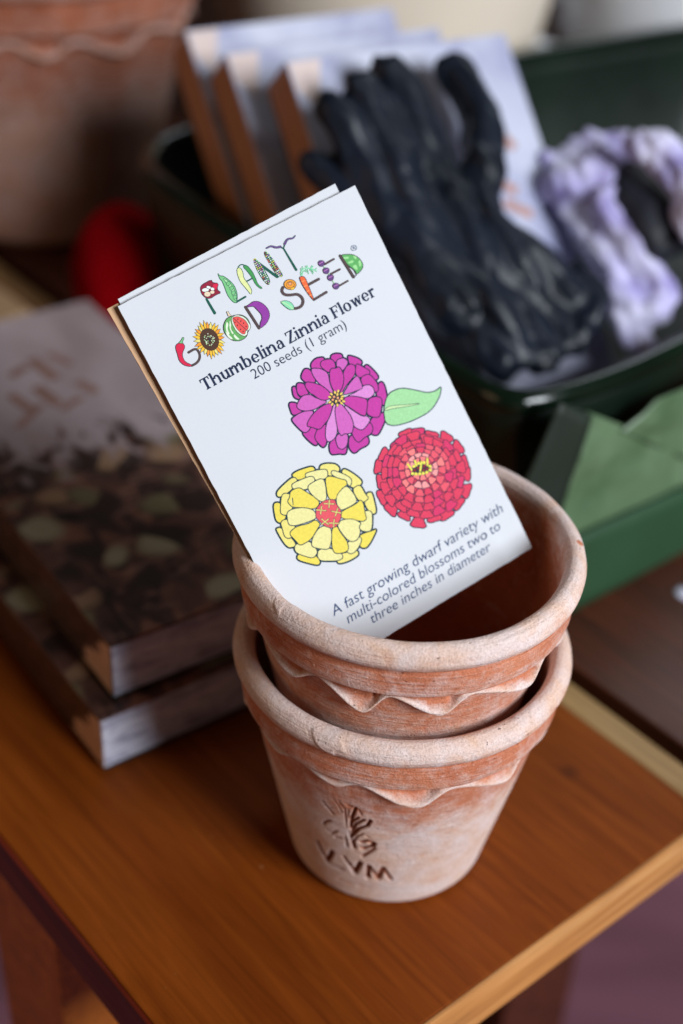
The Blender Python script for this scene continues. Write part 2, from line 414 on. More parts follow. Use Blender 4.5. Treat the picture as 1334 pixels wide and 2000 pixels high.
# ------------------------------------------------------------------ seed packets
PW, PH = 82.5, 126.6
QUAD = np.array([[230, 598], [693, 362], [1063, 1055], [645, 1314]], float)
A_ = []
for (x, y), (u_, v_) in zip([(0, 0), (1, 0), (1, 1), (0, 1)], QUAD):
    A_ += [[x, y, 1, 0, 0, 0, -u_*x, -u_*y, -u_], [0, 0, 0, x, y, 1, -v_*x, -v_*y, -v_]]
HM = np.linalg.svd(np.array(A_))[2][-1].reshape(3, 3)
HMI = np.linalg.inv(HM)
K_ = np.array([[F_PX, 0, CX], [0, F_PX, CY], [0, 0, 1]])
M_ = np.linalg.inv(K_) @ HM
if M_[2, 2] < 0: M_ = -M_
sc_ = PW / np.linalg.norm(M_[:, 0])
P_TL = CAM + R.T @ (sc_ * M_[:, 2])
PE1 = R.T @ M_[:, 0]; PE1 /= np.linalg.norm(PE1)
PE2 = R.T @ M_[:, 1]; PE2 -= PE1 * (PE2 @ PE1); PE2 /= np.linalg.norm(PE2)      # downwards
PN = np.cross(PE2, PE1); PN = PN if PN @ (CAM - P_TL) > 0 else -PN

def px2uv(px, py):
    q = HMI @ np.array([px, py, 1.0]); q = q[:2] / q[2]
    if True:
        t = np.array([px, py], float)
        for _ in range(4):                      # follow the curl of the paper
            w = R @ (packet_pt(q[0], q[1], 0.05) - CAM); p = np.array([CX + F_PX * w[0] / w[2], CY + F_PX * w[1] / w[2]])
            t = t + (np.array([px, py]) - p); q = HMI @ np.array([t[0], t[1], 1.0]); q = q[:2] / q[2]
    return q
def bulge(u, v):
    b = 1.5 * np.sin(np.pi * np.clip(u, 0, 1)) * np.sin(np.pi * np.clip(v, 0, 1)) ** 0.8
    b = b - 1.9 * (1 - 0.9 * np.clip(u, 0, 1)) * np.clip((v - 0.86) / 0.14, 0, 1) ** 2                 # the foot of the packet rolls back
    cr = np.clip(1 - np.abs((u - 0.86) * 1.0 - (v - 0.93) * 0.5) / 0.035, 0, 1) * np.clip((v - 0.84) / 0.08, 0, 1)
    return b + 0.6 * cr
def packet_pt(u, v, h):
    return P_TL + PE1 * (u * PW) + PE2 * (v * PH) + PN * (h + bulge(u, v))

def paper(name, col, rough=0.75):
    t = NT(name); o = t.obj(); f = t.noise(o, 1800, 3)
    g = t.noise(o, 60, 3)
    c = t.mix(0.5, t.ramp(f, [(0.3, tuple(x * 0.955 for x in col[:3])), (0.7, col)]), t.ramp(g, [(0.3, tuple(x * 0.97 for x in col[:3])), (0.7, col)]))
    t.set(col=c, rough=rough, spec=0.25); t.bump(f, 0.12, 0.0002)
    return t.m
M_PAPER = paper('white_packet_paper', (0.60, 0.61, 0.64, 1))
M_KRAFT = paper('kraft_paper', srgb(198, 158, 122), 0.85)

pk = empty('seed_packet', 'white zinnia seed packet with printed flowers leaning in the upper clay pot', 'seed packet')
def sheet(name, h0, thick, mat, parent, du=(0, 1), dv=(0, 1), nu=36, nv=54, jit=0.0, warp=None):
    vs, fs = [], []
    us = np.linspace(*du, nu + 1); vv = np.linspace(*dv, nv + 1)
    for side in (0, 1):
        for j, b in enumerate(vv):
            for i, a in enumerate(us):
                e = 0.0
                aa = a + (jit * rng.normal() if i in (0, nu) else 0); bb = b + (jit * 0.65 * rng.normal() if j in (0, nv) else 0)
                p = packet_pt(aa, bb, h0 - side * thick)
                if warp: p = p + warp(a, b)
                vs.append(p)
    n = (nu + 1) * (nv + 1)
    for j in range(nv):
        for i in range(nu):
            a = j * (nu + 1) + i
            fs.append((a, a + nu + 1, a + nu + 2, a + 1)); fs.append((n + a, n + a + 1, n + a + nu + 2, n + a + nu + 1))
    edge = [j * (nu + 1) for j in range(nv + 1)] + [nv * (nu + 1) + i for i in range(1, nu + 1)] + [j * (nu + 1) + nu for j in range(nv - 1, -1, -1)] + [i for i in range(nu - 1, 0, -1)]
    for a, b in zip(edge, edge[1:] + edge[:1]):
        fs.append((a, n + a, n + b, b))
    o = link_mesh(name, vs, fs, mat, parent)
    me = o.data
    bm = bmesh.new(); bm.from_mesh(me); bmesh.ops.recalc_face_normals(bm, faces=bm.faces)
    for e in bm.edges:
        if len(e.link_faces) == 2 and e.calc_face_angle(0) > 0.8: e.smooth = False
    bm.to_mesh(me); bm.free()
    return o
sheet('front_panel', 0.0, 0.30, M_PAPER, pk, jit=0.0007)
sheet('envelope_back', -0.34, 0.30, M_KRAFT, pk, du=(0.004, 0.996), dv=(0.006, 0.996), warp=lambda a, b: -PN * 0.5 * np.sin(np.pi * a) * np.sin(np.pi * min(1, b * 1.02)))

# the second packet, behind the first: its white front shows along the top, its kraft side along the left
pk2 = empty('seed_packet', 'second seed packet with brown kraft edge, hidden behind the white printed packet', 'seed packet')
def rel(du, dv): return PE1 * du + PE2 * dv
def warp2(a, b): return -PN * (1.9 + 0.5 * (1 - b)) + rel(-2.6 + 3.2 * b, -2.2 - 1.6 * a + 1.5)
def warp2w(a, b): return -PN * (1.3 + 0.5 * (1 - b)) + rel(1.4 + 0.5 * b, -2.1 - 1.5 * a + 0.3)
o = sheet('front_panel', 0.0, 0.28, M_PAPER, pk2, du=(0.0, 0.925), dv=(0, 0.97), warp=warp2w, jit=0.0005)
o = sheet('envelope_back', -0.3, 0.30, M_KRAFT, pk2, du=(0.0, 0.93), dv=(0.0, 0.97), warp=warp2, jit=0.0004)

# ------------------------------------------------------------------ printing
def ink(name, r, g, b, k=1.0):
    t = NT('ink_' + name); f = t.noise(t.obj(), 1400, 3)
    c = srgb(r, g, b)[:3]
    t.set(col=t.ramp(f, [(0.3, tuple(x * 0.9 * k for x in c)), (0.7, tuple(min(1, x * 1.06 * k) for x in c))]), rough=0.7, spec=0.2)
    return t.m
INK = {}
def I(name):
    return INK[name]
for nm, c in dict(navy=(22, 36, 66), line=(30, 34, 62), text=(36, 62, 102), teal=(24, 52, 66), mg1=(184, 54, 148), mg2=(194, 92, 172), mg3=(206, 130, 194), leaf=(152, 202, 146), leafl=(190, 216, 158),
                  y1=(224, 204, 84), y2=(224, 210, 118), y3=(222, 214, 146), red1=(208, 58, 86), red2=(218, 82, 98), red3=(236, 120, 118), red4=(232, 146, 144), redc=(216, 82, 92), red0=(204, 50, 96),
                  gold=(226, 194, 90), orange=(226, 156, 110), sty=(224, 216, 84), dk=(48, 42, 54),
                  dgreen=(18, 82, 68), brown=(78, 62, 62), chili=(206, 34, 70), crim=(140, 26, 52), pod=(116, 184, 122), podl=(160, 208, 154), bean=(214, 218, 150), green=(66, 144, 76),
                  violet=(98, 72, 122), egg=(138, 54, 148), plum=(96, 60, 116), melon=(96, 160, 88), rind=(216, 224, 202), flesh=(220, 80, 76), seedc=(50, 30, 34), beige=(222, 200, 172),
                  white=(226, 232, 226), sun=(232, 184, 54), suno=(228, 146, 48), sund=(74, 48, 36), carrot=(226, 100, 54), carrotl=(236, 150, 90), mint=(132, 206, 160), rose=(224, 150, 48), lav=(96, 62, 116),
                  cab=(92, 164, 92), cabl=(150, 206, 138), grey=(110, 124, 148)).items():
    INK[nm] = ink(nm, *c)

class Print:
    """flat printed shapes laid on the packet paper; later shapes lie a few microns above earlier ones"""
    def __init__(s, org, k, base=0.06, step=0.0007):
        s.o, s.k, s.h, s.step = org, k, base, step
        s.v, s.f, s.mi, s.mats = [], [], [], []
    def mat(s, nm):
        m_ = INK[nm]
        if m_ not in s.mats: s.mats.append(m_)
        return s.mats.index(m_)
    def px(s, p): return (s.o[0] + p[0] * s.k, s.o[1] + p[1] * s.k)
    def poly_px(s, pts, nm):
        pts = [np.array(p, float) for p in pts]
        tri = tessellate_polygon([[Vector((p[0], p[1], 0)) for p in pts]])
        b = len(s.v)
        for p in pts:
            u, v = px2uv(*p); s.v.append(packet_pt(u, v, s.h))
        mi = s.mat(nm)
        for t in tri: s.f.append(tuple(b + i for i in t)); s.mi.append(mi)
        s.h += s.step
    @staticmethod
    def smooth(pts, it=2):
        p = np.array(pts, float)
        for _ in range(it):
            q = np.roll(p, -1, 0); p = np.stack([p * 0.78 + q * 0.22, p * 0.22 + q * 0.78], 1).reshape(-1, 2)
        return p
    @staticmethod
    def offset(p, d):
        a = np.roll(p, 1, 0); b = np.roll(p, -1, 0); t = b - a; t /= np.linalg.norm(t, axis=1)[:, None] + 1e-9
        area_ = np.sum(p[:, 0] * b[:, 1] - b[:, 0] * p[:, 1])
        n = np.stack([t[:, 1], -t[:, 0]], 1) * (1 if area_ > 0 else -1)
        return p + n * d
    def shape(s, pts, fill, line=None, lw=1.7, it=2, fillin=None):
        p = s.smooth([s.px(q) for q in pts], it) if it else np.array([s.px(q) for q in pts])
        if line:
            s.poly_px(s.offset(p, lw / 2), line)
            s.poly_px(s.offset(p, -lw / 2), fill)
        else: s.poly_px(p, fill)
    def sil(s, pts, line, d):
        p = s.smooth([s.px(q) for q in pts]); s.poly_px(s.offset(p, d), line)
    def disc(s, c, rx, ry=None, rot=0.0, fill='gold', line=None, lw=1.0, n=14):
        ry = ry or rx
        a = np.linspace(0, 2 * np.pi, n, endpoint=False)
        x, y = rx * np.cos(a), ry * np.sin(a); c_, s_ = math.cos(rot), math.sin(rot)
        s.shape([(c[0] + c_ * i - s_ * j, c[1] + s_ * i + c_ * j) for i, j in zip(x, y)], fill, line, lw, 0)
    def stroke(s, pts, w, nm, line=None, lw=1.0, taper=(1, 1), cap=True):
        p = np.array([s.px(q) for q in pts])
        # round the joints
        if len(p) > 2:
            for _ in range(2):
                q = [p[0]]
                for a, b in zip(p[:-1], p[1:]): q += [a * 0.75 + b * 0.25, a * 0.25 + b * 0.75]
                p = np.array(q + [p[-1]])
        else:
            p = p[0] + (p[1] - p[0]) * np.linspace(0, 1, 6)[:, None]
        t = np.gradient(p, axis=0); t /= np.linalg.norm(t, axis=1)[:, None]
        n = np.stack([-t[:, 1], t[:, 0]], 1)
        hw = w * s.k / 2 * np.linspace(taper[0], taper[1], len(p))[:, None]
        def outline(g):
            L = p + n * (hw + g); Rr_ = p - n * (hw + g)
            if cap:
                e0 = p[0] - t[0] * (hw[0] * 0.75 + g); e1 = p[-1] + t[-1] * (hw[-1] * 0.75 + g)
                m0 = [p[0] - t[0] * (hw[0] * .55 + g) - n[0] * hw[0] * .7, e0, p[0] - t[0] * (hw[0] * .55 + g) + n[0] * hw[0] * .7]
                m1 = [p[-1] + t[-1] * (hw[-1] * .55 + g) + n[-1] * hw[-1] * .7, e1, p[-1] + t[-1] * (hw[-1] * .55 + g) - n[-1] * hw[-1] * .7]
                return list(L) + m1 + list(Rr_[::-1]) + m0
            return list(L) + list(Rr_[::-1])
        if line:
            s.poly_px(outline(lw), line)
        s.poly_px(outline(0), nm)
    def build(s, name, parent):
        return link_mesh(name, s.v, s.f, s.mats, parent, s.mi, smooth=False)

# -- magenta zinnia
pr = Print((550, 670), 220 / 1334)
MG = [
 ('mg1', [(340,250),(400,180),(490,165),(510,190),(500,320),(360,320)]), ('mg1', [(585,140),(650,120),(715,130),(725,180),(700,260),(580,200)]),
 ('mg1', [(780,160),(800,145),(900,175),(955,215),(945,260),(860,280),(800,250)]), ('mg1', [(975,280),(1010,250),(1080,310),(1155,400),(1120,445),(1030,400)]),
 ('mg1', [(1150,470),(1190,455),(1225,510),(1260,690),(1240,740),(1190,740),(1110,600)]), ('mg1', [(1190,820),(1230,830),(1235,890),(1200,980),(1150,1080),(1110,1095),(1050,1070),(1040,900)]),
 ('mg1', [(800,1080),(1020,1095),(1040,1180),(1000,1220),(930,1250),(880,1300),(840,1300),(790,1230)]), ('mg1', [(560,1190),(570,1290),(600,1325),(680,1310),(760,1320),(775,1250),(770,1150),(640,1100)]),
 ('mg1', [(235,1060),(300,1140),(390,1215),(430,1205),(420,1000),(330,980)]), ('mg1', [(85,720),(110,700),(180,710),(240,790),(240,820),(130,865),(95,770)]),
 ('mg1', [(120,520),(165,510),(190,620),(230,650),(200,670),(140,640)]), ('mg1', [(235,370),(270,300),(340,310),(420,470),(300,480),(230,420)]),
 ('mg1', [(175,490),(200,470),(270,480),(300,560),(330,600),(230,640),(180,590)]), ('mg1', [(455,240),(475,210),(530,190),(600,190),(635,240),(640,300),(560,360),(470,290)]),
 ('mg2', [(645,210),(690,180),(740,175),(785,210),(785,250),(720,340),(650,290)]), ('mg1', [(880,250),(905,245),(980,290),(1040,320),(1050,370),(920,420),(870,360)]),
 ('mg1', [(930,410),(1010,365),(1060,380),(1140,480),(1150,560),(1120,590),(960,520)]), ('mg1', [(1020,660),(1110,630),(1170,640),(1195,680),(1170,860),(1130,885),(1050,870),(1000,830)]),
 ('mg1', [(830,1000),(1050,930),(1085,1000),(1070,1070),(980,1120),(920,1180),(880,1160),(830,1080)]), ('mg2', [(640,1110),(690,1060),(780,1070),(790,1130),(775,1220),(720,1265),(665,1240),(640,1160)]),
 ('mg1', [(390,1100),(420,1020),(530,930),(540,1180),(500,1240),(470,1225),(400,1150)]), ('mg2', [(120,890),(240,810),(400,790),(340,1020),(290,1065),(240,1050),(125,930)]),
 ('mg2', [(345,310),(380,295),(480,305),(555,360),(570,480),(615,580),(590,600),(480,510),(430,470),(370,390)]),
 ('mg1', [(730,340),(770,270),(820,245),(870,265),(875,340),(860,390),(760,510),(710,600),(680,560)]),
 ('mg1', [(570,320),(600,295),(640,300),(680,275),(720,330),(740,420),(725,510),(690,580),(620,580),(575,480),(565,400)]),
 ('mg3', [(750,640),(900,570),(970,500),(1040,490),(1090,530),(1105,600),(1050,650),(1000,660),(900,635)]),
 ('mg2', [(725,600),(800,480),(885,380),(920,410),(960,510),(950,545),(820,590),(750,615)]),
 ('mg1', [(740,640),(830,625),(900,635),(1010,660),(1020,720),(1000,860),(970,865),(900,830),(800,760),(730,720)]),
 ('mg3', [(725,715),(860,810),(960,870),(1010,860),(1050,900),(1040,940),(960,1040),(860,1000),(800,880)]),
 ('mg3', [(615,720),(645,720),(635,850),(665,1030),(640,1120),(580,1170),(540,1170),(515,1110),(525,960),(580,850)]),
 ('mg2', [(640,740),(700,710),(760,780),(820,860),(855,960),(840,1060),(800,1075),(740,1075),(705,1105),(665,1040),(640,900),(630,800)]),
 ('mg1', [(600,710),(600,780),(560,900),(500,970),(450,1030),(350,995),(305,990),(300,950),(350,860),(440,770),(520,725)]),
 ('mg2', [(170,740),(240,620),(340,605),(400,650),(560,690),(450,750),(400,785),(290,810),(200,790)]),
 ('mg1', [(270,510),(290,455),(400,475),(490,510),(580,590),(570,660),(520,680),(450,670),(370,610),(330,590)])]
for c, p in MG[:22]: pr.sil(p, 'line', 2.3)
for c, p in MG: pr.shape(p, c, 'line', 1.9)
pr.disc((655, 655), 88, 78, 0, 'dk')
for (x, y) in [(670,570),(632,585),(588,605),(705,600),(720,633),(570,640),(660,610),(710,660),(735,690),(710,712),(570,700),(598,725),(660,735),(645,690)]:
    a = math.atan2(y - 655, x - 655); pr.disc((x, y), 21, 14, a, 'gold', 'dk', 0.6, 10)
for (x, y) in [(620,637),(605,672),(665,650),(685,682)]: pr.disc((x, y), 14, 14, 0, 'orange', None)
pr.build('magenta_zinnia_print', pk)['label'] = 'printed magenta zinnia with light and dark petals'
pr = Print((500, 660), 580 / 1334, base=0.13)
LEAF = [(580,385),(572,320),(590,250),(650,222),(720,235),(770,247),(810,237),(834,214),(826,265),(785,330),(700,375),(620,397)]
pr.shape(LEAF, 'leaf', 'navy', 2.0)
pr.shape([(572,330),(595,305),(680,299),(748,293),(690,306),(610,318)], 'leafl', 'navy', 1.0)
pr.build('leaf_print', pk)

# -- yellow zinnia
pr = Print((520, 890), 230 / 1334)
YL = [
 ('y1', [(280,220),(350,170),(520,115),(555,150),(540,210),(360,290)]), ('y2', [(600,150),(615,105),(680,85),(780,90),(830,130),(830,180),(740,240),(640,200)]),
 ('y2', [(850,190),(870,150),(910,155),(1000,210),(1085,280),(1080,330),(960,380)]), ('y2', [(1140,420),(1190,410),(1210,450),(1250,620),(1235,660),(1180,660),(1100,530)]),
 ('y1', [(1200,850),(1240,830),(1250,850),(1180,990),(1130,1050),(1060,1040),(1040,900)]), ('y2', [(1020,1070),(1045,1090),(1045,1130),(950,1190),(840,1225),(800,1210),(800,1120)]),
 ('y1', [(350,1130),(350,1170),(390,1195),(560,1240),(600,1235),(615,1200),(570,1130),(400,1100)]), ('y2', [(110,840),(120,820),(170,810),(340,990),(320,1035),(250,1045),(190,980)]),
 ('y1', [(80,560),(100,530),(160,530),(240,690),(160,770),(110,740),(90,650)]), ('y2', [(115,420),(150,370),(270,260),(320,240),(360,280),(290,390),(170,470),(125,465)]),
 ('y3', [(440,220),(450,195),(580,160),(680,150),(700,190),(690,260),(560,280),(460,260)]), ('y3', [(730,200),(745,165),(800,175),(930,230),(975,280),(950,360),(900,300),(760,230)]),
 ('y2', [(970,380),(1040,330),(1080,350),(1120,430),(1165,480),(1110,530),(1040,510)]), ('y3', [(1110,625),(1170,620),(1205,650),(1200,840),(1150,865),(1070,850),(1050,800)]),
 ('y3', [(920,970),(1060,910),(1085,950),(1060,1020),(1000,1100),(950,1115),(900,1080)]), ('y3', [(590,1060),(720,1040),(860,1110),(870,1160),(820,1190),(700,1195),(610,1190),(575,1140)]),
 ('y3', [(330,1000),(480,950),(590,1080),(550,1150),(500,1160),(350,1110),(315,1060)]), ('y2', [(160,760),(190,725),(260,720),(340,800),(290,930),(240,940),(200,910),(180,820)]),
 ('y2', [(155,640),(170,450),(210,420),(290,440),(310,590),(230,680),(180,670)]), ('y3', [(285,340),(300,310),(490,230),(540,240),(555,290),(470,390),(300,380)]),
 ('y1', [(235,520),(265,470),(270,400),(370,355),(440,400),(620,515),(560,610),(400,590),(290,585)]), ('y3', [(470,380),(475,330),(600,260),(650,265),(670,320),(690,500),(620,530),(520,450)]),
 ('y1', [(665,270),(690,235),(740,230),(850,265),(905,275),(920,330),(850,380),(800,500),(700,500)]), ('y3', [(790,490),(810,430),(880,350),(930,350),(1000,440),(1030,510),(1000,550),(840,630),(800,560)]),
 ('y1', [(840,650),(870,620),(1030,540),(1060,495),(1100,530),(1120,650),(1140,720),(1100,745),(1060,740),(850,715)]), ('y3', [(800,800),(830,740),(900,715),(1000,720),(1080,765),(1050,800),(1070,860),(1040,950),(970,980),(900,940)]),
 ('y1', [(740,820),(800,790),(840,870),(920,970),(935,1060),(900,1095),(780,1115),(740,1040)]), ('y3', [(520,930),(590,820),(660,790),(735,820),(745,930),(720,1050),(670,1065),(550,1045),(510,1020)]),
 ('y1', [(250,880),(340,800),(480,770),(560,720),(615,775),(580,830),(510,950),(380,1025),(340,970)]), ('y3', [(230,640),(300,600),(430,585),(530,610),(565,660),(565,715),(450,760),(330,795),(260,790),(240,740)])]
for c, p in YL[:20]: pr.sil(p, 'teal', 2.4)
for c, p in YL: pr.shape(p, c, 'teal', 1.8)
pr.shape([(560,640),(570,590),(620,530),(690,495),(780,495),(790,545),(850,620),(850,700),(830,740),(800,800),(740,825),(650,795),(600,740),(560,700)], 'redc', 'teal', 1.4)
for (x, y, r_) in [(712,545,0.05),(620,618,0.1),(795,640,0.25),(665,748,0.8),(765,765,0.05)]:
    for a in (r_, r_ + 1.57):
        pr.stroke([(x - 60*math.cos(a), y - 48*math.sin(a)), (x + 60*math.cos(a), y + 48*math.sin(a))], 18, 'teal', None)
    for a in (r_, r_ + 1.57):
        pr.stroke([(x - 56*math.cos(a), y - 45*math.sin(a)), (x + 56*math.cos(a), y + 45*math.sin(a))], 10, 'y2', None)
pr.build('yellow_zinnia_print', pk)['label'] = 'printed yellow zinnia with red centre'

# -- red zinnia: rings of small petals
pr = Print((720, 810), 220 / 1334, step=0.0006)
rr = random.Random(3)
petals = []
RINGS = [(560, 19), (500, 19), (425, 18), (350, 17), (275, 15), (205, 12), (140, 9)]
for k, (rad, cnt) in enumerate(RINGS):
    q = k / (len(RINGS) - 1); c0 = np.array([645 - 25 * q, 712 - 78 * q])
    for i in range(cnt):
        a = 2 * math.pi * (i + 0.5 * (k % 2) + rr.uniform(-.12, .12)) / cnt
        rj = rad * rr.uniform(0.95, 1.05) * (1.0 + 0.045 * math.sin(a)); dw = math.pi / cnt * rr.uniform(0.98, 1.12); ln = rr.uniform(100, 130) * (1 - 0.25 * q)
        sk = rr.uniform(-.3, .3)
        P = []
        for (da, dr) in ((-.55, -1), (-.8, -.45), (-1.0, -.12 + .1 * sk), (-.62, .03), (-.1, -.02 - .05 * abs(sk)), (.5, .03), (.98, -.12 - .1 * sk), (.82, -.5), (.55, -1)):
            ang = a + da * dw; r_ = rj + dr * ln
            P.append((c0[0] + r_ * math.cos(ang), c0[1] + r_ * 1.03 * math.sin(ang)))
        if k <= 2: col = rr.choice(['red1', 'red1', 'red0', 'red1'])
        elif k == 3: col = rr.choice(['red1', 'red2', 'red0'])
        elif k == 4: col = rr.choice(['red2', 'red1', 'red2', 'red3'])
        else: col = rr.choice(['red3', 'red4', 'red2', 'red3'])
        petals.append((k, col, P))
for k, c, p in petals:
    if k < 2: pr.sil(p, 'line', 1.5)
pr.disc((640, 700), 470, 480, 0, 'red1', None, n=40)
for k, c, p in petals: pr.shape(p, c, 'line', 1.4, 2)
pr.shape([(500,660),(540,600),(620,560),(700,570),(740,620),(730,670),(640,705),(540,705)], 'dk')
for (x, y) in [(518,697),(558,702),(603,700),(645,694),(687,683),(727,655),(725,610),(655,568),(590,575),(533,612)]: pr.disc((x, y), 20, 20, 0, 'sty', 'dk', .5, 10)
for (x, y) in [(545,658),(585,632),(650,655),(690,640),(655,610)]: pr.disc((x, y), 15, 15, 0, 'crim', None, n=8)
for a, b in [((460,585),(510,655)),((545,545),(565,605)),((625,555),(608,668)),((692,520),(695,600))]: pr.stroke([a, b], 22, 'sty', 'dk', 0.35)
pr.build('red_zinnia_print', pk)['label'] = 'printed red zinnia with many small petals'

# -- the logo letters made of vegetables
G1 = ((380, 440), 220 / 1334); G2 = ((330, 560), 220 / 1334); G3 = ((530, 460), 200 / 1334)
lg = Print(*G1, base=0.04)
def use(g): lg.o, lg.k = g
lg.stroke([(140,870),(190,960),(240,1042)], 34, 'dgreen', None, taper=(.8, 1.1))
lg.shape([(65,740),(90,700),(200,642),(215,680),(285,685),(265,760),(318,800),(250,825),(190,868),(130,862),(80,810)], 'crim', 'dk', 1.3, 1)
lg.shape([(215,700),(280,688),(270,730),(250,765),(220,740)], 'chili', None, it=1)
lg.disc((130,765), 44, 24, -.1, 'white', 'dk', .9); lg.disc((152,815), 40, 32, 0, 'beige', 'dk', .9); lg.disc((168,735), 30, 18, .3, 'white', 'dk', .9); lg.disc((212,755), 24, 20, .3, 'white', 'dk', .8); lg.disc((210,792), 28, 22, 0, 'beige', 'dk', .8)
lg.stroke([(490,912),(605,845)], 24, 'dgreen')
lg.shape([(270,560),(300,600),(335,598),(400,640),(470,710),(505,800),(506,890),(485,925),(440,895),(390,830),(350,720),(325,660),(300,640)], 'pod', 'dgreen', 1.4, 1)
lg.shape([(335,625),(400,655),(470,750),(502,850),(492,905),(455,840),(425,750),(350,650)], 'podl', 'dgreen', 1.0, 1)
for (x, y) in [(400,690),(440,745),(460,800),(478,850)]: lg.disc((x, y), 22, 26, .4, 'pod', 'dgreen', .8)
lg.stroke([(620,662),(680,630)], 17, 'dgreen'); 
lg.shape([(515,500),(550,508),(575,560),(580,620),(640,700),(680,770),(670,828),(610,750),(540,670),(505,580),(500,525)], 'bean', 'dgreen', 1.2, 1)
lg.shape([(578,478),(620,472),(680,540),(720,620),(750,700),(808,745),(780,752),(720,700),(680,620),(620,540),(580,500)], 'green', 'dgreen', 1.2, 1)
lg.stroke([(515,495),(550,460),(600,475)], 13, 'dgreen')
lg.stroke([(745,440),(980,612)], 34, 'dgreen')
def cob(poly, axis0, axis1, wid, n):
    lg.shape(poly, 'dgreen', None, it=1)
    a = np.array(axis0, float); b = np.array(axis1, float); d = b - a; nn = np.array([-d[1], d[0]]) / np.linalg.norm(d)
    for i in range(n):
        q = (i + .5) / n; w_ = wid * (math.sin(math.pi * (0.12 + 0.78 * q)) ** 0.7)
        m_ = max(2, int(round(w_ / 13)))
        for j in range(m_):
            o_ = ((j + .5) / m_ - .5) * 2 * w_ * 0.86 + random.uniform(-2, 2)
            p = a + d * q + nn * o_
            lg.disc(p, 8.6, 7.6, 0, random.choice(['gold', 'beige', 'sty', 'white', 'leafl', 'white', 'flesh', 'grey', 'podl', 'mg3', 'crim']), None, n=7)
cob([(698,392),(730,400),(800,470),(850,560),(897,650),(890,702),(860,708),(800,640),(740,540),(703,450)], (706,392), (880,700), 46, 15)
cob([(823,308),(860,318),(930,400),(1000,510),(1048,590),(1035,612),(990,622),(930,530),(870,430),(823,350)], (832,306), (1024,616), 44, 15)
lg.stroke([(1050,268),(1205,530)], 26, 'dgreen', taper=(.7, 1.15))
lg.stroke([(1010,252),(1050,275)], 16, 'dgreen'); lg.stroke([(1068,225),(1052,275)], 16, 'dgreen')
lg.stroke([(850,272),(905,243),(962,266),(1018,254)], 27, 'violet', 'dgreen', .5, taper=(.5, 1)); lg.stroke([(1066,222),(1100,158),(1165,158),(1192,122)], 28, 'violet', 'dgreen', .5, taper=(1, .3))
use(G2)
lg.stroke([(230,780),(320,725),(365,790),(365,855),(330,905),(270,935)], 29, 'brown')
lg.shape([(78,700),(105,668),(165,668),(192,710),(160,780),(160,830),(190,890),(278,930),(250,948),(180,932),(120,880),(100,800),(80,740)], 'chili', 'dk', 1.2, 1)
lg.shape([(108,668),(140,640),(162,597),(182,605),(160,650),(168,674)], 'pod', 'dk', 1.0, 1)
def ell(r, a, rot=-.42, k=(1.0, 1.27), c=(478, 625)):
    x, y = r * k[0] * math.cos(a), r * k[1] * math.sin(a); return (c[0] + x*math.cos(rot) - y*math.sin(rot), c[1] + x*math.sin(rot) + y*math.cos(rot))
for i in range(26):
    a = 2 * math.pi * i / 26 + random.uniform(-.04, .04); r_ = random.uniform(165, 195)
    if i in (13, 0, 12, 25): r_ += 12
    lg.shape([ell(90, a - .15), ell(135, a - .13), ell(r_, a), ell(135, a + .13), ell(90, a + .15)], ['sun', 'suno', 'y2', 'sun'][i % 4], 'dk', 1.0, 0)
lg.shape([ell(108 * (1 + .02 * (i % 2)), 2*math.pi*i/30) for i in range(30)], 'sund', None, it=0)
for i in range(34):
    a = random.uniform(0, 6.28); r_ = 62 * math.sqrt(random.uniform(.12, 1)); lg.disc(ell(r_, a), 6.5, 6, 0, random.choice(['podl', 'rind', 'leafl']), None, n=7)
lg.disc((483, 628), 15, 24, -.4, 'dk')
lg.shape([(642,460),(680,375),(760,340),(850,328),(930,372),(972,470),(935,530),(922,590),(850,642),(760,642),(690,590),(650,530)], 'melon', 'dk', 1.3)
for P in ([(680,410),(705,440),(690,500),(720,560),(700,570),(668,500)], [(720,390),(735,450),(730,500),(770,560),(745,560),(712,480)], [(665,520),(700,560),(760,620),(735,625),(690,590)], [(770,560),(800,590),(840,625),(800,628),(765,590)]): lg.shape(P, 'rind', None, it=1)
lg.shape([(738,362),(800,330),(900,358),(968,460),(962,500),(928,525),(928,570),(885,592),(800,540),(740,430)], 'rind', 'dk', 1.1, 1)
lg.shape([(753,362),(820,350),(900,392),(943,462),(932,508),(905,522),(903,560),(862,562),(790,485),(753,400)], 'flesh', 'dk', .9, 1)
lg.stroke([(758,368),(835,440),(925,522)], 7, 'dk')
for (x, y) in [(815,385),(850,408),(882,432),(912,472),(780,425),(808,458),(846,505),(876,532)]: lg.disc((x, y), 7, 10, .4, 'seedc', None, n=7)
lg.shape([(680,295),(700,290),(715,320),(742,345),(702,350)], 'beige', 'dk', 1.0, 0)
lg.stroke([(905,238),(1070,494)], 27, 'brown', 'dk', .4)
lg.shape([(955,205),(1000,172),(1060,173),(1130,213),(1182,280),(1193,350),(1160,430),(1080,500),(1078,430),(1102,380),(1095,330),(1040,270),(1000,230),(950,240),(905,240)], 'egg', 'dk', 1.2, 1)
use(G3)
lg.stroke([(152,672),(132,720),(165,772),(250,778),(335,760),(395,800),(418,860),(392,925),(330,950),(288,952)], 37, 'brown')
lg.disc((242,638), 80, 66, .1, 'rose', 'dk', 1.2, n=18); lg.disc((245,642), 52, 42, 0, 'suno', 'dk', .9); lg.disc((242,628), 24, 20, 0, 'orange', 'dk', .9); lg.disc((275,690), 32, 16, -.4, 'sun', 'dk', .8)
lg.shape([(112,865),(180,845),(250,868),(292,920),(292,968),(240,968),(180,930)], 'mint', 'dgreen', 1.1, 1)
lg.stroke([(130,865),(210,900),(285,960)], 9, 'leafl')
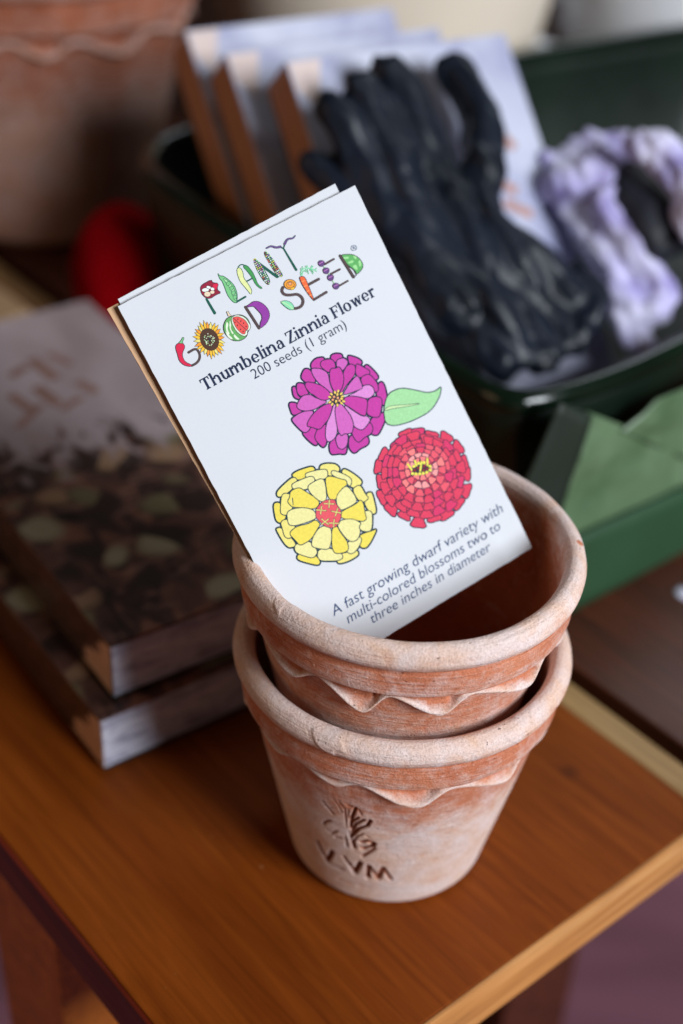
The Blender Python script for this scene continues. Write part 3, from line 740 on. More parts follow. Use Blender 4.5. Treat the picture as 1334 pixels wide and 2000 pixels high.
lg.stroke([(480,642),(620,566)], 35, 'brown'); lg.stroke([(552,838),(720,736)], 33, 'brown')
lg.shape([(362,545),(400,528),(440,550),(480,650),(530,770),(558,855),(500,790),(430,690),(380,600)], 'carrot', 'dk', 1.3, 1)
for a, b in [((395,600),(430,590)),((425,665),(460,650)),((460,735),(490,715)),((495,785),(520,770))]: lg.stroke([a, b], 11, 'carrotl')
lg.stroke([(388,522),(380,470),(430,425),(500,425),(580,455)], 15, 'mint'); lg.stroke([(400,522),(405,480),(440,450)], 11, 'mint')
for a, b in [((390,450),(380,425)),((405,445),(405,400)),((455,425),(445,395)),((462,425),(470,392)),((515,425),(530,390)),((520,428),(545,400)),((565,450),(590,425)),((570,455),(590,470)),((450,440),(460,480)),((470,440),(485,500)),((500,440),(545,500)),((520,440),(550,480)),((440,450),(440,470))]: lg.stroke([a, b], 9, 'mint')
lg.stroke([(660,370),(720,460),(770,545),(835,650)], 10, 'podl')
lg.stroke([(690,378),(815,306)], 26, 'brown'); lg.stroke([(770,503),(893,440)], 26, 'brown'); lg.stroke([(880,658),(997,590)], 24, 'brown')
for (x, y) in [(652,362),(715,458),(772,548),(842,658)]:
    lg.shape([(x-50,y-8),(x-20,y-42),(x+35,y-32),(x+40,y+12),(x+15,y+45),(x-28,y+38)], 'lav', 'dk', .8, 1)
    lg.stroke([(x-30,y+8),(x+20,y-20)], 7, 'mg3'); lg.stroke([(x-10,y+28),(x+15,y)], 6, 'violet')
lg.shape([(900,250),(1050,242),(1140,290),(1193,370),(1187,432),(1110,515),(1090,460),(1000,390),(930,320)], 'cab', 'dk', 1.3, 1)
for P in ([(925,280),(1000,275),(1010,300),(950,310)], [(985,350),(1060,320),(1075,345),(1020,370)], [(1060,262),(1110,275),(1105,310),(1080,300)], [(1130,330),(1160,320),(1175,390),(1140,410)], [(1050,400),(1105,375),(1125,440),(1100,450)]): lg.shape(P, 'cabl', None, it=1)
lg.stroke([(1000,398),(1065,435),(1105,505)], 9, 'dk'); lg.stroke([(895,262),(1072,545)], 32, 'brown', 'dk', .4); lg.stroke([(1072,548),(1112,508)], 9, 'dk')
cc = [(1075 + 36*math.cos(a), 162 + 36*math.sin(a)) for a in np.linspace(0, 2*math.pi, 22)]
lg.stroke(cc, 6, 'grey', cap=False)
lg.stroke([(1062,145),(1078,180)], 6, 'grey'); lg.stroke([(1064,145),(1082,142),(1084,158),(1070,163)], 6, 'grey'); lg.stroke([(1072,162),(1094,174)], 6, 'grey')
lg.build('logo_lettering', pk)['label'] = 'lettering drawn as vegetables and flowers'

# -- typeset lines
def text_mesh(txt, shear=0.0, bold=0.0):
    c = bpy.data.curves.new('tmp', 'FONT'); c.body = txt; c.size = 1.0; c.shear = shear; c.offset = bold; c.resolution_u = 5
    o = bpy.data.objects.new('tmp', c); COL.objects.link(o)
    bpy.context.view_layer.update()
    me = bpy.data.meshes.new_from_object(o.evaluated_get(bpy.context.evaluated_depsgraph_get()))
    vs = np.array([v.co[:2] for v in me.vertices]); fs = [tuple(p.vertices) for p in me.polygons]
    bpy.data.objects.remove(o); bpy.data.curves.remove(c); bpy.data.meshes.remove(me)
    return vs, fs

def lay_text(name, vs, fs, p0, p1, mat, stretch=1.0, h=0.07):
    a = px2uv(*p0) * np.array([PW, PH]); b = px2uv(*p1) * np.array([PW, PH])
    d = b - a; Lw = np.linalg.norm(d); d /= Lw; up = np.array([d[1], -d[0]])
    x0, x1 = vs[:, 0].min(), vs[:, 0].max(); s = Lw / (x1 - x0)
    out = []
    for x, y in vs:
        q = a + d * (x - x0) * s + up * y * s * stretch
        out.append(packet_pt(q[0] / PW, q[1] / PH, h))
    return link_mesh(name, out, fs, mat, pk, smooth=False)

# heavy roman letters with bracketed serifs, drawn here stroke by stroke
class Glyphs:
    S, T, X, AS, CP = 0.132, 0.062, 0.50, 0.745, 0.68     # stem, thin, x height, ascender, cap height
    def __init__(s): s.v, s.f, s.x = [], [], 0.0
    def poly(s, pts):
        tri = tessellate_polygon([[Vector((x, y, 0)) for x, y in pts]]); b = len(s.v)
        s.v += [(x + s.x, y) for x, y in pts]; s.f += [tuple(b + i for i in t) for t in tri]
    def rect(s, x0, y0, x1, y1): s.poly([(x0, y0), (x1, y0), (x1, y1), (x0, y1)])
    def foot(s, x0, x1, y=0.0, l=.05, r=.05, hgt=.046): s.poly([(x0-l, y), (x1+r, y), (x1+r, y+hgt*.8), (x1, y+hgt*1.7), (x0, y+hgt*1.7), (x0-l, y+hgt*.8)])
    def flag(s, x0, y): s.poly([(x0-.055, y-.075), (x0-.055, y-.035), (x0+.02, y-.012), (x0+s.S, y+.0), (x0+s.S, y-.09), (x0, y-.09)])
    def ring(s, cx, cy, rx, ry, a0, a1, w0=None, wv=None, n=22):
        w0 = w0 if w0 is not None else s.S * 1.04; wv = wv if wv is not None else s.T
        A = np.radians(np.linspace(a0, a1, n))
        out = [(cx + rx*math.cos(a), cy + ry*math.sin(a)) for a in A]; inn = [(cx + (rx-w0)*math.cos(a), cy + (ry-wv)*math.sin(a)) for a in A]
        b = len(s.v); s.v += [(x + s.x, y) for x, y in out + inn]
        s.f += [(b+i, b+i+1, b+n+i+1, b+n+i) for i in range(n-1)]
    def diag(s, x0, y0, x1, y1, w): s.poly([(x0, y0), (x0+w, y0), (x1+w, y1), (x1, y1)])
    def arch(s, x0, wd, fl=.04, fr_=.045):          # shoulder springing from the stem that starts at x0
        S = s.S; r_ = (wd + S) / 2; cx = x0 + wd - r_ + S/2 + S/2 - .0
        s.ring(cx, s.X - .205, r_ - .0, .215, 0, 168, S, .095)
        xr = cx + r_ - S; s.rect(xr, 0, xr + S, s.X - .205); s.foot(xr, xr + S, 0, fl, fr_); return xr
    def put(s, ch):
        S, T, X, AS, CP = s.S, s.T, s.X, s.AS, s.CP
        if ch == ' ': s.x += .23; return
        if ch == 'T':
            s.rect(.235, 0, .235+S+.01, CP); s.foot(.235, .235+S+.01, 0, .07, .07); s.rect(.02, CP-.062, .565, CP+.002)
            s.poly([(.02, CP-.05), (.02, CP-.19), (.062, CP-.19), (.10, CP-.06)]); s.poly([(.565, CP-.05), (.565, CP-.19), (.523, CP-.19), (.485, CP-.06)]); s.x += .595
        elif ch == 'h':
            s.rect(.06, 0, .06+S, AS); s.flag(.06, AS); s.foot(.06, .06+S, 0, .05, .04); xr = s.arch(.06+S-.02, .27); s.x += xr + S + .055
        elif ch == 'n':
            s.rect(.06, 0, .06+S, X); s.flag(.06, X+.005); s.foot(.06, .06+S, 0, .05, .04); xr = s.arch(.06+S-.02, .27); s.x += xr + S + .055
        elif ch == 'm':
            s.rect(.06, 0, .06+S, X); s.flag(.06, X+.005); s.foot(.06, .06+S, 0, .05, .008); xr = s.arch(.06+S-.03, .215, .006, .006); xr = s.arch(xr+S-.03, .215, .006, .045); s.x += xr + S + .055
        elif ch == 'u':
            s.rect(.06, .19, .06+S, X); s.flag(.06, X+.005); s.ring(.06+.195, .20, .195, .212, 180, 340, S, .08); s.rect(.37, 0, .37+S, X); s.flag(.37, X+.005); s.foot(.37, .37+S, 0, -.01, .05); s.x += .545
        elif ch == 'b':
            s.rect(.06, .02, .06+S, AS); s.flag(.06, AS); s.ring(.285, X/2, .245, X/2+.012, -150, 150, S*1.08, .062); s.x += .565
        elif ch == 'e':
            s.ring(.265, X/2, .24, X/2+.012, 25, 322, S*1.08, .06); s.ring(.265, X/2, .24, X/2+.012, -4, 30, S*.9, .06); s.rect(.11, X/2-.022, .50, X/2+.026); s.x += .53
        elif ch == 'l':
            s.rect(.06, 0, .06+S, AS); s.flag(.06, AS); s.foot(.06, .06+S); s.x += .245
        elif ch == 'i':
            s.rect(.06, 0, .06+S, X); s.flag(.06, X+.005); s.foot(.06, .06+S); s.ring(.06+S/2-.005, .665, .068, .068, 0, 360, .066, .066); s.x += .245
        elif ch == 'a':
            s.rect(.335, .04, .335+S, X-.17); s.ring(.265, X-.185, .188, .197, 0, 150, S, .07); s.ring(.10+.06, X-.12, .058, .055, 0, 360, .055, .052)
            s.ring(.235, .145, .195, .157, 60, 330, S*.95, .06); s.poly([(.335, .0), (.50, .0), (.50, .04), (.453, .06), (.335, .10)]); s.x += .515
        elif ch == 'Z':
            s.rect(.04, CP-.062, .53, CP); s.rect(.03, 0, .54, .062); s.diag(.03, .05, .375, CP-.05, .155); s.poly([(.04, CP-.03), (.04, CP-.20), (.08, CP-.20), (.12, CP-.05)]); s.poly([(.54, .03), (.54, .21), (.50, .21), (.455, .05)]); s.x += .575
        elif ch == 'F':
            s.rect(.09, 0, .09+S+.01, CP); s.foot(.09, .22, 0, .06, .08); s.foot(.09, .10, CP-.046, .06, 0); s.rect(.09, CP-.062, .53, CP+.002); s.poly([(.53, CP-.05), (.53, CP-.20), (.49, CP-.20), (.45, CP-.05)]); s.rect(.2, .315, .42, .372); s.rect(.385, .25, .425, .44); s.x += .565
        elif ch == 'o':
            s.ring(.28, X/2, .25, X/2+.012, 0, 360, S*1.08, .058, 30); s.x += .56
        elif ch == 'w':
            for a, b, w_ in ((.06, .20, S), (.30, .20, T*1.2), (.30, .49, S), (.62, .52, T*1.2)):
                pass
            s.diag(.21, 0, .065, X, S*1.05); s.diag(.215, 0, .345, X*.98, T*1.15); s.diag(.47, 0, .335, X, S*1.05); s.diag(.475, 0, .625, X, T*1.15)
            s.rect(.01, X-.046, .24, X); s.rect(.56, X-.046, .74, X); s.x += .745
        elif ch == 'r':
            s.rect(.06, 0, .06+S, X); s.flag(.06, X+.005); s.foot(.06, .06+S, 0, .05, .06); s.ring(.30, X-.15, .15, .162, 75, 170, S*.8, .09); s.ring(.34, X-.065, .068, .068, 0, 360, .066, .066); s.x += .425
g = Glyphs()
for ch in 'Thumbelina Zinnia Flower': g.put(ch)
lay_text('title_lettering', np.array(g.v), g.f, (400, 764), (736, 577), INK['navy'])
vs, fs = text_mesh('200 seeds (1 gram)', 0, -0.006)
lay_text('quantity_lettering', vs, fs, (497, 741), (678, 640), INK['navy'])
for i, (txt, p0, p1) in enumerate((('A fast growing dwarf variety with', (652, 1204), (984, 999)), ('multi-colored blossoms two to', (681, 1218), (979, 1033)), ('three inches in diameter', (728, 1218), (961, 1074)))):
    vs, fs = text_mesh(txt, 0.18, -0.004)
    lay_text('description_lettering', vs, fs, p0, p1, INK['text'], h=0.075)

# ------------------------------------------------------------------ floral boxes
def floral_cover(name, seed, letters=True):
    """cover print in box coordinates: attributes cu (0..1 across), cv (0..1 up the cover)"""
    t = NT(name)
    a = t.n('ShaderNodeAttribute', attribute_name='cuv').outputs['Vector']
    vec = t.mapping(a, loc=(seed, seed * .4, 0))
    sx = t.n('ShaderNodeSeparateXYZ'); t.l(a, sx.inputs[0]); cv = sx.outputs[1]; cu = sx.outputs[0]
    n1 = t.noise(vec, 3.0, 3, .5, .4); n2 = t.noise(vec, 11, 3, .5, 1.2); n3 = t.noise(vec, 26, 4, .6, .6)
    grey = t.ramp(n1, [(.3, srgb(140, 124, 126)), (.7, srgb(172, 158, 162))])
    vo = t.n('ShaderNodeTexVoronoi'); t.l(t.mix(0.2, t.mapping(vec, rot=(0, 0, 0.7), scale=(1.0, 2.4, 1)), t.n('ShaderNodeTexNoise').outputs['Color']), vo.inputs['Vector']); vo.inputs['Scale'].default_value = 8
    leafc = t.ramp(t.n('ShaderNodeSeparateColor').outputs[0], [(0, (0, 0, 0)), (1, (1, 1, 1))])
    sc = t.n('ShaderNodeSeparateColor'); t.l(vo.outputs['Color'], sc.inputs[0])
    leaves = t.ramp(sc.outputs[0], [(0.0, srgb(50, 38, 34)), (.34, srgb(92, 62, 56)), (.55, srgb(134, 84, 66)), (.70, srgb(112, 104, 78)), (.86, srgb(150, 120, 94)), (.94, srgb(156, 148, 122))], 'CONSTANT')
    dark = t.ramp(n2, [(.35, srgb(32, 26, 26)), (.5, srgb(84, 58, 52)), (.66, srgb(126, 84, 70))])
    twig = t.ramp(t.noise(t.mapping(vec, rot=(0, 0, -0.6), scale=(3, 26, 1)), 1.0, 3, .6, 1.5), [(.52, (0, 0, 0)), (.6, (1, 1, 1))])
    dark = t.mix(t.math('MULTIPLY', twig, .5), dark, srgb(150, 112, 100))
    leaves = t.mix(t.ramp(vo.outputs['Distance'], [(.34, (0, 0, 0)), (.6, (1, 1, 1))]), leaves, dark)
    edge = t.math('ADD', cv, t.math('MULTIPLY', t.math('SUBTRACT', n2, .5), .55))
    edge = t.math('ADD', edge, t.math('MULTIPLY', cu, 0.10))
    c = t.mix(t.ramp(edge, [(.50, (0, 0, 0)), (.58, (1, 1, 1))]), leaves, grey)
    t.set(col=c, rough=.32, spec=.5)
    return t.m
def wrap_side(name, pale, seed):
    t = NT(name)
    a = t.n('ShaderNodeAttribute', attribute_name='cuv').outputs['Vector']
    sx = t.n('ShaderNodeSeparateXYZ'); t.l(a, sx.inputs[0]); cu = sx.outputs[0]
    vec = t.mapping(a, loc=(seed, 0, seed))
    n = t.noise(vec, 4, 4, .55, .8); n2 = t.noise(vec, 13, 4, .6, 1.)
    lav = t.ramp(t.math('ADD', t.math('MULTIPLY', n, .6), t.math('MULTIPLY', n2, .4)), [(.32, srgb(120, 116, 140)), (.47, srgb(196, 196, 216)), (.56, srgb(228, 230, 242)), (.7, srgb(170, 164, 192))])
    dk = t.ramp(n2, [(.35, srgb(44, 34, 34)), (.6, srgb(92, 64, 54)), (.8, srgb(140, 94, 70))])
    tan = t.ramp(n2, [(.3, srgb(196, 150, 120)), (.7, srgb(224, 184, 156))])
    f = t.math('ADD', cu, t.math('MULTIPLY', t.math('SUBTRACT', n, .5), .25))
    if pale:   c = t.mix(t.ramp(f, [(.56, (0, 0, 0)), (.66, (1, 1, 1))]), lav, dk)  # pale near one corner, turning dark past the middle
    else:      c = t.mix(t.ramp(t.math('ADD', f, t.math('MULTIPLY', sx.outputs[1], .22)), [(.24, (0, 0, 0)), (.27, (1, 1, 1))]), tan, dk)
    t.set(col=c, rough=.34, spec=.5)
    return t.m
M_COVER = floral_cover('floral_cover_print', 0.0)
M_COVER2 = floral_cover('floral_cover_print_upright', 2.3)
M_SIDE_L = wrap_side('wrapped_pale_side', True, 1.0)
M_SIDE_D = wrap_side('wrapped_dark_side_print', False, 4.0)
M_TANSIDE = None
M_TEALEDGE = plain('dark_green_board', srgb(22, 44, 44), .5)
M_ORANGE = plain('orange_print', srgb(178, 138, 130), .5, .1)
M_WHITEPAPER = plain('white_print', srgb(206, 206, 226), .45, .03)

def panel(name, P, a, b, n, A, B, mat, parent, thick=1.2, order=None, bev=True):
    """a board A x B standing on P with axes a, b and outward normal n; carries cover coordinates (0..1, 0..1)"""
    nu, nv = 2, 2
    bm = bmesh.new()
    cs = [P, P + a*A, P + a*A + b*B, P + b*B]
    tp = [bm.verts.new(c * MM) for c in cs]; bt = [bm.verts.new((c - n*thick) * MM) for c in cs]
    bm.faces.new(tp); bm.faces.new(bt[::-1])
    for i in range(4): bm.faces.new([tp[i], bt[i], bt[(i+1) % 4], tp[(i+1) % 4]])
    bmesh.ops.recalc_face_normals(bm, faces=bm.faces)
    bmesh.ops.bevel(bm, geom=list(bm.edges), offset=0.35 * MM, segments=2, profile=.5, affect='EDGES')
    me = bpy.data.meshes.new(name); bm.to_mesh(me); bm.free()
    at_ = me.attributes.new('cuv', 'FLOAT_VECTOR', 'POINT')
    for i, v in enumerate(me.vertices):
        q = np.array(v.co) / MM - P; at_.data[i].vector = ((q @ a) / A * (A / 110), (q @ b) / B, 0)
    me.materials.append(mat)
    o = bpy.data.objects.new(name, me); COL.objects.link(o); o.parent = parent
    return o

def strokes_on(name, P, a, b, n, segs, mat, parent, h=0.12):
    vs, fs = [], []
    for (p0, p1, w) in segs:
        p0 = np.array(p0, float); p1 = np.array(p1, float); d = p1 - p0; d /= np.linalg.norm(d); m_ = np.array([-d[1], d[0]]) * w / 2
        i = len(vs)
        for q in (p0 - m_, p1 - m_, p1 + m_, p0 + m_): vs.append(P + a*q[0] + b*q[1] + n*h)
        fs.append((i, i+1, i+2, i+3))
    return link_mesh(name, vs, fs, mat, parent, smooth=False)

def floral_box(P, a, b, c, A, B, T, label, group, cover, script=True, upright=False):
    """P near corner; a across, b up the cover, c thickness (towards the cover)"""
    e = empty('printed_box', label, 'box', group)
    n = c
    panel('cover', P + c*T, a, b, c, A, B, cover, e, 1.6)
    panel('tray', P + a*0.8 + b*0.8, a, b, -c, A - 1.6, B - 1.6, M_TEALEDGE, e, -1.5)
    panel('short_side', P + c*1.7, a, c, -b, A, T - 3.4, M_SIDE_L, e, 1.2)
    panel('long_side', P + c*1.7, b, c, -a, B, T - 3.4, M_SIDE_D if not upright else M_SIDE_UP, e, 1.2)
    panel('long_side', P + a*A + c*1.7, b, c, a, B, T - 3.4, M_SIDE_D, e, 1.2)
    panel('short_side', P + a*A + b*B + c*1.7, -a, c, b, A, T - 3.4, M_SIDE_L, e, 1.2)
    return e
def upright_side(name):
    t = NT(name); a = t.n('ShaderNodeAttribute', attribute_name='cuv').outputs['Vector']
    sx = t.n('ShaderNodeSeparateXYZ'); t.l(a, sx.inputs[0]); cu = sx.outputs[0]
    vec = t.mapping(a, scale=(1, 1, 1)); n = t.noise(vec, 5, 4, .6, .8)
    f = t.math('ADD', cu, t.math('MULTIPLY', t.math('SUBTRACT', n, .5), .3))
    c = t.ramp(f, [(.0, srgb(196, 150, 90)), (.45, srgb(170, 120, 74)), (.9, srgb(196, 130, 86)), (1.6, srgb(214, 150, 112))])
    t.set(col=t.mix(.5, c, t.mix(1.0, c, t.ramp(t.noise(vec, 26, 4), [(.40, (.16, .14, .12)), (.66, (1.05, .95, .82))]), 'MULTIPLY')), rough=.4)
    return t.m
M_SIDE_UP = upright_side('tan_flower_side')

UB = np.array([math.cos(math.radians(37)), math.sin(math.radians(37)), 0]); VB = np.array([-UB[1], UB[0], 0])
GB = 'floral printed boxes stacked on the bench'
Pl = at(203, 1507, 0.4)
e = floral_box(Pl, UB, VB, Z, 112, 248, 26.5, 'floral printed box lying at the bottom of the stack on the bench', GB, M_COVER)
ang = math.radians(35.5); UA = np.array([math.cos(ang), math.sin(ang), 0]); VA = np.array([-UA[1], UA[0], 0])
Pu = at(222, 1368, 27.3)
e = floral_box(Pu, UA, VA, Z, 110, 248, 26.5, 'floral printed box on top of the stack, its leafy cover facing up', GB, M_COVER)
def cov(px, py): 
    q = at(px, py, 54) - Pu; return (q @ UA, q @ VA)
sg = []
for (p0, p1, w) in [((20,735),(52,715),5),((60,700),(110,740),6),((95,690),(140,712),4),((20,770),(60,800),5),((70,755),(115,790),6),((150,745),(190,765),5),((35,835),(80,790),4),((120,800),(160,775),4)]:
    sg.append((cov(*p0), cov(*p1), w))
strokes_on('cover_lettering', Pu + Z*26.5, UA, VA, Z, sg, plain('rust_print', srgb(134, 102, 92), .4, .1), e)

# upright boxes in the green tub
E1 = np.array([0.86585386, 0.50028952, -0.00273706]); E2 = np.array([-0.34814536, 0.60644805, 0.71485353])
E1 /= np.linalg.norm(E1); E2 -= E1 * (E1 @ E2); E2 /= np.linalg.norm(E2); E3 = np.cross(E1, E2)
GU = 'floral printed boxes standing in the green tub'
BW, BH, BT = 118.0, 190.0, 28.0
D1 = 594.66 * BW / 110
TLS = [at_depth(558, 119, D1), at_depth(440, 104, D1 + 34), at_depth(362, 60, D1 + 66)]
names = ['upright floral box nearest the front of the green tub, half covered by the black glove', 'upright floral box in the middle of the three in the green tub', 'rearmost of the three upright floral boxes, beside the large clay pot']
def pale_cover():
    t = NT('pale_cover_print'); a = t.n('ShaderNodeAttribute', attribute_name='cuv').outputs['Vector']
    n = t.noise(a, 3.2, 4, .55, .8); n2 = t.noise(a, 9, 3, .5, 1)
    c = t.ramp(n, [(.30, srgb(150, 152, 184)), (.5, srgb(184, 186, 208)), (.72, srgb(206, 208, 224))])
    t.set(col=c, rough=.34, spec=.5); return t.m
M_PALE = pale_cover()
for i, (tl, lb) in enumerate(zip(TLS, names)):
    P = tl - E2 * BH - E3 * BT
    e = floral_box(P, E1, E2, E3, BW, BH, BT, lb, GU, M_PALE, upright=True)
    # the folded white corner of the wrap
    link_mesh('corner_print', [tl + E1*1 - E2*1 + E3*.15, tl + E1*17 - E2*1 + E3*.15, tl + E1*9 - E2*24 + E3*.15, tl + E1*1 - E2*14 + E3*.15], [(0, 3, 2, 1)], plain('cream_print', srgb(216, 196, 190), .4, .03), e, smooth=False)
    if i == 0:
        O = tl - E2 * BH
        def fc(px, py):
            q = on_plane(px, py, tl, E3) - O; return (q @ E1, q @ E2)
        sg = [(fc(945, 225), fc(1005, 290), 5), (fc(955, 245), fc(985, 275), 4), (fc(965, 350), fc(1010, 375), 5), (fc(985, 395), fc(1040, 420), 5), (fc(960, 370), fc(985, 440), 3.5), (fc(935, 300), fc(975, 310), 3)]
        strokes_on('cover_lettering', O, E1, E2, E3, sg, M_ORANGE, e)

# ------------------------------------------------------------------ green tub
def closed_spline(P, n=14):
    P = np.array(P, float); out = []
    for i in range(len(P)):
        p0, p1, p2, p3 = P[i-1], P[i], P[(i+1) % len(P)], P[(i+2) % len(P)]
        for t in np.linspace(0, 1, n, endpoint=False):
            out.append(0.5 * ((2*p1) + (-p0+p2)*t + (2*p0-5*p1+4*p2-p3)*t*t + (-p0+3*p1-3*p2+p3)*t**3))
    return np.array(out)
def glossy_green(nm, rough0):
    t = NT(nm); o = t.obj()
    t.set(col=t.ramp(t.noise(o, 14, 4), [(.3, srgb(6, 18, 11)), (.7, srgb(12, 30, 17))]), rough=t.math('ADD', t.math('MULTIPLY', t.noise(o, 80, 4), .14), rough0), spec=.5)
    return t.m
M_ENAMEL = glossy_green('satin_green_enamel', .34); M_ENAMELRIM = glossy_green('glossy_green_enamel', .10)
ZR = 102.0
NC = at(955, 768, ZR)
u41 = np.array([math.cos(math.radians(41)), math.sin(math.radians(41)), 0]); v41 = np.array([-u41[1], u41[0], 0])
rim_uv = closed_spline([(-4, 20), (-2, -8), (12, -19), (50, -24), (95, -23), (240, -16), (420, -6), (520, 20), (548, 90), (548, 170), (530, 240), (490, 268), (458, 278), (377, 292), (309, 301), (180, 306), (80, 306), (45, 303), (24, 292), (8, 262), (0, 190), (-6, 100)])
ctr = rim_uv.mean(0)
tub = empty('green_tub', 'dark green glossy enamel tub holding upright boxes and gloves', 'tub')
def tub_ring(inset, z):
    d = rim_uv - ctr; L = np.linalg.norm(d, axis=1)[:, None]; q = ctr + d * (1 - inset / L)
    return [NC * np.array([1, 1, 0]) + u41*a + v41*b + Z*z for a, b in q]
prof = [(16, 0.6), (14.5, 1.5), (13.5, 4), (3.2, ZR - 12), (2.6, ZR - 6), (3.0, ZR - 5)]                    # outside
prof2 = [(6.0, ZR - 5), (6.2, ZR - 12), (16.5, 6), (20, 4.2)]                                                # inside
def loft(name, prof, parent, mat, cap0=False, cap1=False, closed=False):
    n = len(rim_uv); vs = []; fs = []
    for ins, z in prof: vs += tub_ring(ins, z)
    m_ = len(prof)
    for j in range(m_ if closed else m_ - 1):
        for i in range(n):
            j2 = (j + 1) % m_
            fs.append((j*n+i, j*n+(i+1) % n, j2*n+(i+1) % n, j2*n+i))
    if cap0: fs.append(tuple(range(n))[::-1])
    if cap1: fs.append(tuple((m_-1)*n+i for i in range(n)))
    return link_mesh(name, vs, fs, mat, parent)
loft('tub_body', prof + prof2, tub, M_ENAMEL, True, True)
loft('rolled_rim', [(4.6 + 5.6*math.cos(a), ZR - 0.5 + 5.2*math.sin(a)) for a in np.linspace(0, 2*np.pi, 16, endpoint=False)], tub, M_ENAMELRIM, closed=True)

# ------------------------------------------------------------------ soft things (skinned skeletons)
def skinned(name, joints, edges, mat, parent=None, sub=2, noise=0.0, seed=0, nscale=60, ridge=None):
    me = bpy.data.meshes.new('tmp'); me.from_pydata([tuple(np.array(j[0]) * MM) for j in joints], edges, [])
    o = bpy.data.objects.new('tmp', me); COL.objects.link(o)
    mod = o.modifiers.new('s', 'SKIN')
    for i, j in enumerate(joints):
        r_ = j[1] if isinstance(j[1], tuple) else (j[1], j[1])
        me.skin_vertices[0].data[i].radius = (r_[0] * MM, r_[1] * MM)
    me.skin_vertices[0].data[0].use_root = True
    mod.use_smooth_shade = True
    s2 = o.modifiers.new('u', 'SUBSURF'); s2.levels = s2.render_levels = sub
    bpy.context.view_layer.update()
    m2 = bpy.data.meshes.new_from_object(o.evaluated_get(bpy.context.evaluated_depsgraph_get()))
    bpy.data.objects.remove(o); bpy.data.meshes.remove(me)
    m2.name = name
    if noise:
        from mathutils import noise as mn
        co = np.zeros(len(m2.vertices) * 3); m2.vertices.foreach_get('co', co); co = co.reshape(-1, 3)
        nr = np.zeros(len(m2.vertices) * 3); m2.vertices.foreach_get('normal', nr); nr = nr.reshape(-1, 3)
        for i in range(len(co)):
            p = Vector(co[i]) * nscale + Vector((seed, seed, seed))
            d = mn.noise(p) + .5 * mn.noise(p * 2.3)
            d = d - 1.2 * max(0, 0.25 - abs(mn.noise(p * 0.9 + Vector((5, 5, 5)))))       # creases
            co[i] += nr[i] * d * noise * MM
        m2.vertices.foreach_set('co', co.ravel())
    m2.materials.clear(); m2.materials.append(mat)
    m2.polygons.foreach_set('use_smooth', np.ones(len(m2.polygons), bool)); m2.update()
    ob = bpy.data.objects.new(name, m2); COL.objects.link(ob)
    if parent is not None: ob.parent = parent
    return ob

def rubber():
    t = NT('black_nitrile_rubber'); o = t.obj(); n = t.noise(o, 300, 4)
    t.set(col=t.ramp(t.noise(o, 30, 3), [(.3, srgb(10, 15, 23)), (.7, srgb(18, 27, 42))]), rough=t.math('ADD', t.math('MULTIPLY', n, .15), .36), spec=.34)
    t.bump(n, .25, .0006); return t.m
M_RUBBER = rubber()
TL1 = TLS[0]
def gp(px, py, lift): return on_plane(px, py, TL1, E3) + E3 * lift
def blended(name, chains, mat, parent=None, voxel=1.5, smooth=5, folds=None):
    """tubes of varying radius melted into one continuous skin. chains: lists of (point, radius)"""
    bm = bmesh.new()
    for ch in chains:
        P = [np.array(c[0], float) for c in ch]; Rr_ = [c[1] for c in ch]
        for a, b, ra, rb_ in zip(P[:-1], P[1:], Rr_[:-1], Rr_[1:]):
            L = np.linalg.norm(b - a); m_ = max(2, int(L / (0.28 * min(ra, rb_))))
            for k in range(m_ + 1):
                s_ = k / m_; p = a + (b - a) * s_; r_ = ra + (rb_ - ra) * s_
                bmesh.ops.create_icosphere(bm, subdivisions=2, radius=r_ * MM, matrix=Matrix.Translation(Vector(p * MM)))
    me = bpy.data.meshes.new('tmp'); bm.to_mesh(me); bm.free()
    o = bpy.data.objects.new('tmp', me); COL.objects.link(o)
    r1 = o.modifiers.new('r', 'REMESH'); r1.mode = 'VOXEL'; r1.voxel_size = voxel * MM; r1.use_smooth_shade = True
    s1 = o.modifiers.new('s', 'SMOOTH'); s1.factor = 0.6; s1.iterations = smooth
    bpy.context.view_layer.update()
    m2 = bpy.data.meshes.new_from_object(o.evaluated_get(bpy.context.evaluated_depsgraph_get()))
    bpy.data.objects.remove(o); bpy.data.meshes.remove(me)
    if folds:
        from mathutils import noise as mn
        amp, fs_, ax = folds
        co = np.zeros(len(m2.vertices) * 3); m2.vertices.foreach_get('co', co); co = co.reshape(-1, 3)
        nr = np.zeros(len(m2.vertices) * 3); m2.vertices.foreach_get('normal', nr); nr = nr.reshape(-1, 3)
        for i in range(len(co)):
            p = co[i] / MM; q = np.array([p @ ax * 0.35, p @ np.cross(ax, E3), p @ E3]) * fs_      # folds run along ax
            a = mn.noise(Vector(q)); b = mn.noise(Vector(q * 2.1) + Vector((7, 3, 1)))
            co[i] += nr[i] * (0.8 * a + 0.5 * b - 1.1 * max(0, .22 - abs(a)) - .7 * max(0, .16 - abs(b))) * amp * MM
        m2.vertices.foreach_set('co', co.ravel())
    m2.name = name; m2.materials.clear(); m2.materials.append(mat)
    m2.polygons.foreach_set('use_smooth', np.ones(len(m2.polygons), bool)); m2.update()
    ob = bpy.data.objects.new(name, m2); COL.objects.link(ob)
    if parent is not None: ob.parent = parent
    return ob
def gch(*pts): return [(gp(x - 34 * smoothstep(280, 470, y) - 26 * smoothstep(500, 640, y), y, l), r_ * (0.9 - 0.12 * smoothstep(300, 480, y))) for x, y, l, r_ in pts]
